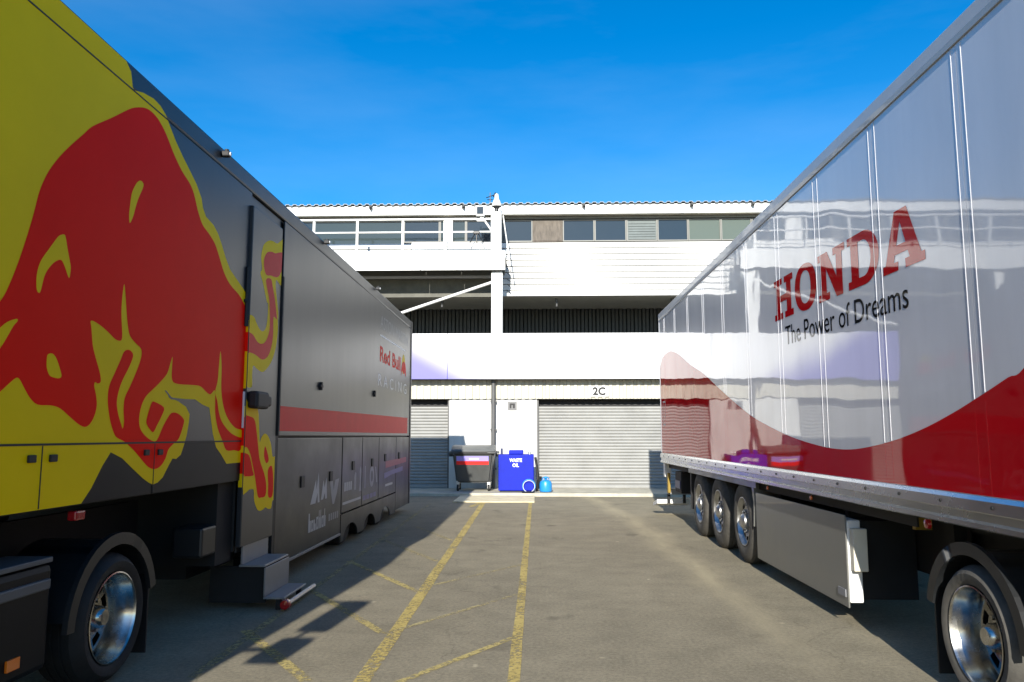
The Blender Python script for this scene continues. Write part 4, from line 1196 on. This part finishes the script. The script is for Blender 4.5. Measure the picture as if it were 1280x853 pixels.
decal_px('emblem_detail', [(206, 488.5), (208.5, 489), (213, 495), (217, 497.5), (231, 499), (231, 500.5), (214, 499.5), (210, 494)], 'L', XL + .0030, 'charcoal', lt, 2, clampL)
# seams over the print
def seam_px(a, b, wd=.010, x=XL + .004, par=lt, m='black'):
    p, q = on(0, XL, *a), on(0, XL, *b)
    d = Vector((0, q.y - p.y, q.z - p.z)); L_ = d.length; d.normalize(); n_ = Vector((0, -d.z, d.y)) * wd / 2
    bm = B()
    prism(bm, [(p.y + n_.y, p.z + n_.z), (p.y - n_.y, p.z - n_.z), (q.y - n_.y, q.z - n_.z), (q.y + n_.y, q.z + n_.z)], 'x', XL - .004, x)
    return obj('seam', bm, m, par)
def seam(y0, z0, y1, z1, wd=.010, m='black', x=XL + .004):
    bm = B()
    if abs(y1 - y0) > abs(z1 - z0): box(bm, XL - .004, x, y0, y1, z0 - wd / 2, z0 + wd / 2)
    else: box(bm, XL - .004, x, y0 - wd / 2, y0 + wd / 2, z0, z1)
    return obj('seam', bm, m, lt)
seam(LY0 + .01, 1.503, LYD - .02, 1.503, .012)
seam(LY0 + .01, 3.832, LYD - .02, 3.832, .009)
seam(4.2, 1.16, 4.2, 1.496, .007)
seam(5.46, 1.16, 5.46, 1.496, .007)
for p in ((38, 574), (65, 573), (182, 566), (199, 565.5)):
    q = on(0, XL, *p)
    bm = B(); box(bm, XL + .0, XL + .016, q.y - .032, q.y + .032, q.z - .020, q.z + .020, .004, 1); obj('locker_latch', bm, 'black', lt)
# plug door standing proud, with the tail of the emblem
XD = XL + .032
dy0, dy1 = 7.08, 7.93
bm = B(); box(bm, XD - .05, XD, dy0, dy1, .56, 3.70, .008, 2)
door = obj('entrance_door', bm, 'charcoal', lt)
clampD = (dy0 + .004, dy1 - .004, .57, 3.69)
t1 = P_([(480, 400), (473, 300), (483, 230), (500, 180), (540, 150), (580, 155), (615, 175), (650, 150), (690, 125), (702, 150), (715, 250), (710, 350), (695, 450), (670, 530), (645, 548), (625, 520), (605, 500), (602, 560), (610, 650), (622, 760), (626, 853)], 260, 280, 7.108)
t2 = P_([(410, 100), (410, 200), (400, 300), (380, 390), (350, 460), (310, 510), (285, 518), (250, 495), (222, 470), (215, 540), (212, 632), (170, 632), (170, 600), (170, 380), (175, 250), (180, 95), (225, 95), (245, 140), (270, 190), (295, 210), (320, 180), (332, 100), (336, 0)], 280, 380, 6.093)
t3 = P_([(522, 690), (492, 540), (467, 440)], 260, 280, 7.108)
decal_px('tail_print', t1 + t2 + t3, 'L', XD + .0010, 'yellow_film', door, 3, clampD)
decal_px('tail_detail', P_([(515, 270), (535, 250), (570, 250), (600, 262), (635, 255), (665, 260), (675, 320), (660, 400), (635, 460), (610, 475), (585, 470), (560, 460), (520, 455), (500, 400), (498, 320)], 260, 280, 7.108), 'L', XD + .0020, 'coral_film', door, 3, clampD)
r1 = P_([(515, 500), (560, 490), (575, 560), (592, 650), (605, 760), (612, 850)], 260, 280, 7.108)
r2 = P_([(378, 100), (375, 210), (370, 280), (355, 350), (330, 405), (290, 425), (240, 388), (195, 370), (160, 370), (160, 218), (195, 218), (225, 240), (255, 290), (290, 305), (320, 280), (345, 205), (350, 100), (346, 0)], 280, 380, 6.093)
r3 = P_([(552, 760), (540, 650)], 260, 280, 7.108)
decal_px('tail_detail', r1 + r2 + r3, 'L', XD + .0020, 'coral_film', door, 3, clampD)
g1 = P_([(120, 35), (190, 35), (240, 65), (250, 200), (255, 300), (265, 270), (290, 240), (315, 260), (335, 320), (345, 400), (362, 402), (380, 402), (385, 500), (385, 600), (370, 710), (345, 715), (335, 770), (310, 775), (295, 765), (270, 785), (240, 785), (215, 720), (210, 640), (180, 638), (120, 630)], 280, 500, 5.69)
decal_px('hoof_print', g1, 'L', XD + .0010, 'yellow_film', door, 3, clampD)
for q in ([(120, 125), (190, 120), (220, 150), (235, 250), (245, 350), (255, 430), (285, 520), (300, 600), (295, 680), (265, 695), (240, 685), (222, 560), (205, 470), (185, 380), (160, 335), (120, 330)],
          [(120, 390), (170, 387), (190, 430), (203, 500), (206, 540), (120, 530)],
          [(292, 330), (310, 380), (318, 430), (300, 450), (285, 400)],
          [(312, 500), (340, 470), (350, 560), (345, 680), (315, 690), (314, 600)]):
    decal_px('hoof_detail', P_(q, 280, 500, 5.69), 'L', XD + .0020, 'red_film', door, 3, clampD)
for (z0, z1, m_) in ((2.50, 2.61, 'yellow_film'), (2.32, 2.50, 'red_film'), (1.98, 2.32, 'yellow_film'), (1.72, 1.82, 'yellow_film'), (1.46, 1.72, 'red_film'), (1.40, 1.46, 'yellow_film'), (1.21, 1.40, 'red_film'), (1.09, 1.21, 'yellow_film')):
    bm = B(); box(bm, XD - .042, XD - .006, dy0 - .0015, dy0 - .0005, z0, z1); obj('edge_print', bm, m_, door)
bm = B(); box(bm, XD, XD + .10, 7.10, 7.42, 1.80, 1.96, .025); box(bm, XD + .002, XD + .07, 7.36, 7.58, 1.83, 1.93, .02); obj('door_lock', bm, 'black', door)
bm = B(); tube(bm, (XD - .02, dy0 - .03, 2.55), (XD - .02, dy0 - .03, 3.10), .022, 8); tube(bm, (XL + .0, LYD - .12, 2.78), (XD - .02, dy0 - .03, 2.78), .016, 8); obj('gas_strut', bm, 'black', door)
lp_panel('door_gap', 8.0, 8.075, .30, 3.15, 'black', x1=XL + .006, th=.03, bev=0)
lp_panel('hinge_bar', 7.955, 7.995, 1.55, 3.2, 'black', x1=XL + .05, th=.04, bev=.004)
lp_panel('hinge_plate', LYD - .06, LYD - .02, 1.62, 1.95, 'white_film', x1=XL + .02, th=.015, bev=.002)
# upper side: stripe, lettering, latches
decal('red_stripe', [[(8.12, 1.60), (16.3, 1.60), (16.3, 1.92), (8.12, 1.86)]], 'L', XL + .0010, 'coral_film', lt)
text_on('title_letter', 'ASTON MARTIN', 'L', XL + .0012, 13.3, 16.2, 3.40, .22, 'grey_film', lt, spacing=1.05)
decal('underline', [[(13.3, 3.26), (15.9, 3.26), (15.9, 3.285), (13.3, 3.285)]], 'L', XL + .0012, 'white_film', lt)
text_on('team_letter', 'Red Bull', 'L', XL + .0012, 13.3, 15.35, 2.83, .25, 'red_film', lt, bold=.03)
em = decal('small_emblem', [smooth_loop([(15.6, 2.80), (15.5, 2.95), (15.55, 3.1), (15.7, 3.18), (15.85, 3.1), (15.9, 2.95), (15.8, 2.8)], 3)], 'L', XL + .0012, 'yellow_film', lt)
decal('small_emblem', [smooth_loop([(15.42, 2.72), (15.5, 2.95), (15.62, 3.02), (15.78, 3.04), (15.95, 2.98), (16.0, 2.75), (15.85, 2.82), (15.7, 2.78), (15.55, 2.84)], 3)], 'L', XL + .0022, 'red_film', lt)
text_on('team_letter', 'RACING', 'L', XL + .0012, 13.2, 16.1, 2.40, .20, 'white_film', lt, spacing=1.6)
for y, z in ((9.62, 2.16), (12.85, 2.24)):
    bm = B(); box(bm, XL, XL + .03, y - .06, y + .06, z - .015, z + .015); box(bm, XL, XL + .034, y - .018, y + .018, z - .05, z + .05); obj('awning_latch', bm, 'black', lt)
# lockers with latches
lk = [(8.09, 10.83, .24, 1.53), (10.86, 12.10, .49, 1.53), (12.12, 13.38, .49, 1.53), (13.40, 15.02, .49, 1.53), (15.04, 16.55, .15, 1.53)]
for i, (a, b, z0, z1) in enumerate(lk):
    d = lp_panel('locker_door', a + .006, b - .006, z0, z1 - .004, 'charcoal_low', bev=.008)
    for y in ([9.0, 10.25] if i == 0 else [11.5] if i == 1 else [12.85] if i == 2 else [13.95] if i == 3 else [15.35]):
        z = 1.03 if i == 0 else 1.12 if i < 3 else 1.17
        bm = B(); box(bm, XL + .0, XL + .014, y - .07, y + .07, z - .065, z + .065, .006, 1); obj('latch', bm, 'black', d)
lp_panel('edge_strip', 8.09, 10.83, .205, .237, 'alu_plate', x1=XL + .006, th=.03, bev=.004)
# rear skirt with three low arches
out = [(10.86, .475), (10.86, .11)]
LWY = [11.45, 12.75, 14.05]
for y in LWY:
    for k in range(11):
        t = math.pi - math.pi * k / 10
        out.append((y + .44 * math.cos(t), .11 + .20 * math.sin(t)))
out += [(15.02, .11), (15.02, .475)]
bm = B(); prism(bm, out, 'x', XL - .02, XL); obj('wheel_skirt', bm, 'charcoal_low', lt)
for y in LWY:
    wheel(lt, XL - .10, y, .46, 1, 'flat'); wheel(lt, XL - 2.42, y, .46, -1, 'flat')
    bm = B(); tube(bm, (XL - .4, y, .46), (XL - 2.1, y, .46), .07); obj('axle', bm, 'chassis', lt)
bm = B(); box(bm, XL - 2.4, XL - .5, 7.2, 10.7, .26, .52); obj('underframe', bm, 'chassis', lt)
bm = B(); box(bm, XL - 2.3, XL - .25, LY0 + .3, LYD, 1.11, 1.158); obj('gooseneck_plate', bm, 'chassis', lt)
bm = B(); box(bm, XL - 2.45, XL - .06, 6.75, 7.1, .45, 1.155); obj('bulkhead', bm, 'chassis', lt)
bm = B(); box(bm, XL - .3, XL - .05, 6.45, 6.74, .56, .80, .02); obj('air_box', bm, 'black_plastic', lt)
# sponsor marks on the lockers
M['mark_white'] = mat('faded white film', (0.42, 0.42, 0.42), 0.5)
M['mark_lilac'] = mat('faded lilac film', (0.13, 0.12, 0.26), 0.5)
M['mark_coral'] = mat('faded coral film', (0.30, 0.06, 0.08), 0.5)
W = 'mark_white'
def mark(name, loops, m=W): return decal(name, loops, 'L', XL + .0012, m, lt)
y0 = 9.35
mark('sponsor_mark', [[(y0, .74), (y0 + .22, 1.02), (y0 + .25, .90), (y0 + .33, 1.10), (y0 + .40, .74), (y0 + .32, .74), (y0 + .30, .86), (y0 + .22, .74)]])
mark('sponsor_mark', [[(y0 + .46, .76), (y0 + .56, 1.0), (y0 + .62, .9), (y0 + .70, 1.02), (y0 + .74, .76), (y0 + .66, .76), (y0 + .64, .84), (y0 + .56, .76)]])
row = [(.0, .10, .22, 0), (.115, .09, .13, 1), (.22, .09, .13, 0), (.33, .09, .15, 1), (.44, .05, .22, 0), (.51, .05, .22, 0), (.58, .09, .14, 1), (.69, .06, .22, 0)]
for (a, wd_, ht_, open_) in row:
    a += y0 - .05
    if open_:
        mark('sponsor_mark', [[(a, .42), (a + wd_, .42), (a + wd_, .42 + ht_), (a, .42 + ht_)], [(a + .03, .45), (a + wd_ - .03, .45), (a + wd_ - .03, .39 + ht_), (a + .03, .39 + ht_)]])
    else:
        mark('sponsor_mark', [[(a, .42), (a + wd_, .42), (a + wd_, .42 + ht_ * .6), (a + wd_ * .5, .42 + ht_ * .6), (a + wd_ * .5, .42 + ht_), (a, .42 + ht_)]])
mark('sponsor_mark', [[(10.22, .97), (10.36, .97), (10.42, .84), (10.50, .97), (10.70, .98), (10.60, .80), (10.46, .66), (10.38, .66), (10.30, .80)]], 'grey_film')
for k in range(5): mark('sponsor_mark', [[(10.20 + k * .105, .46), (10.27 + k * .105, .46), (10.27 + k * .105, .55), (10.20 + k * .105, .55)]], 'grey_film')
for k in range(4): mark('sponsor_mark', [[(11.0 + k * .12, .78), (11.09 + k * .12, .78), (11.09 + k * .12, .90), (11.0 + k * .12, .90)]])
mark('sponsor_mark', [[(11.60, .76), (11.72, .76), (11.72, 1.0), (11.66, 1.02), (11.60, .96)]], 'grey_film')
mark('sponsor_mark', [[(11.92, .72), (12.08, .72), (12.04, .86), (12.06, 1.02), (11.99, 1.1), (11.94, 1.02), (11.97, .86)]], 'grey_film')
mark('sponsor_mark', [[(12.84 + .17 * math.cos(t), .90 + .17 * math.sin(t)) for t in [i * math.pi / 10 for i in range(20)]], [(12.84 + .09 * math.cos(t), .90 + .09 * math.sin(t)) for t in [i * math.pi / 10 for i in range(20)]]], 'grey_film')
mark('sponsor_mark', [[(12.3, .74), (12.36, .74), (12.36, 1.08), (12.3, 1.08)]], 'grey_film')
mark('sponsor_mark', [[(13.2, .78), (13.28, .78), (13.16, 1.04), (13.09, 1.04)]], 'grey_film')
mark('sponsor_mark', [[(10.92, .60), (12.05, .60), (12.05, .635), (10.92, .635)]])
mark('sponsor_mark', [[(14.0, .98), (16.2, 1.02), (16.2, 1.12), (14.0, 1.10)]], 'mark_coral')
mark('sponsor_mark', [[(13.9, .80), (14.6, .84), (15.8, .86), (15.8, .95), (14.6, .92), (13.9, .90)]], 'mark_lilac')
mark('sponsor_mark', [[(14.0, .66), (14.7, .66), (14.7, .70), (14.0, .70)]])
for k in range(4): mark('sponsor_mark', [[(12.2 + k * .26, .56), (12.4 + k * .26, .56), (12.4 + k * .26, .63), (12.2 + k * .26, .63)]], 'mark_lilac')
# roof lamps
for p in ((282, 193), (408, 303), (472, 361)):
    q = on(0, XL + .03, *p)
    bm = B(); box(bm, XL + .001, XL + .07, q.y - .028, q.y + .028, q.z - .025, q.z + .025, .01); tube(bm, (XL + .04, q.y, q.z + .01), (XL + .04, q.y, q.z + .04), .02)
    rl = obj('roof_lamp', bm, 'black', lt)
    bm = B(); lathe(bm, [(0, .018), (.008, .015), (.010, .001)], (XL + .0705, q.y, q.z), 'x', 10); obj('lamp_lens', bm, 'white_film', rl)
q = on(0, XL, 100, 648)
bm = B(); box(bm, XL - .05, XL + .005, q.y - .05, q.y + .05, 1.06, 1.115, .01); obj('side_marker', bm, 'red_lens', lt)
# entrance steps
bm = B(); box(bm, XL - .02, XL + .22, 7.20, 7.88, .372, .392, .004, 1); st = obj('step', bm, 'alu_plate', lt)
bm = B(); box(bm, XL - .005, XL + .012, 7.20, 7.88, .393, .60, .003, 1); obj('riser', bm, 'alu_plate', st)
bm = B(); box(bm, XL + .22, XL + .41, 7.18, 7.86, .095, .115, .004, 1); st2 = obj('step', bm, 'alu_plate', lt)
bm = B(); box(bm, XL + .22, XL + .235, 7.18, 7.86, .116, .368, .003, 1); obj('riser', bm, 'alu_plate', st2)
for y in (7.25, 7.8):
    bm = B(); box(bm, XL - .3, XL + .215, y, y + .03, .05, .37); obj('step_bracket', bm, 'chassis', st)
bm = B(); tube(bm, (XL + .435, 7.22, .055), (XL + .435, 8.05, .055), .022, 8); obj('step_rail', bm, 'alloy', st2, True)
bm = B(); lathe(bm, [(-.05, .001), (-.045, .04), (0, .05), (.04, .035), (.05, .001)], (XL + .435, 7.16, .06), 'y', 12); obj('end_lamp', bm, 'red_lens', st2, True)
for y in (7.22, 7.82):
    bm = B(); box(bm, XL + .33, XL + .37, y - .02, y + .02, 0.0, .096); obj('step_foot', bm, 'chassis', st2)
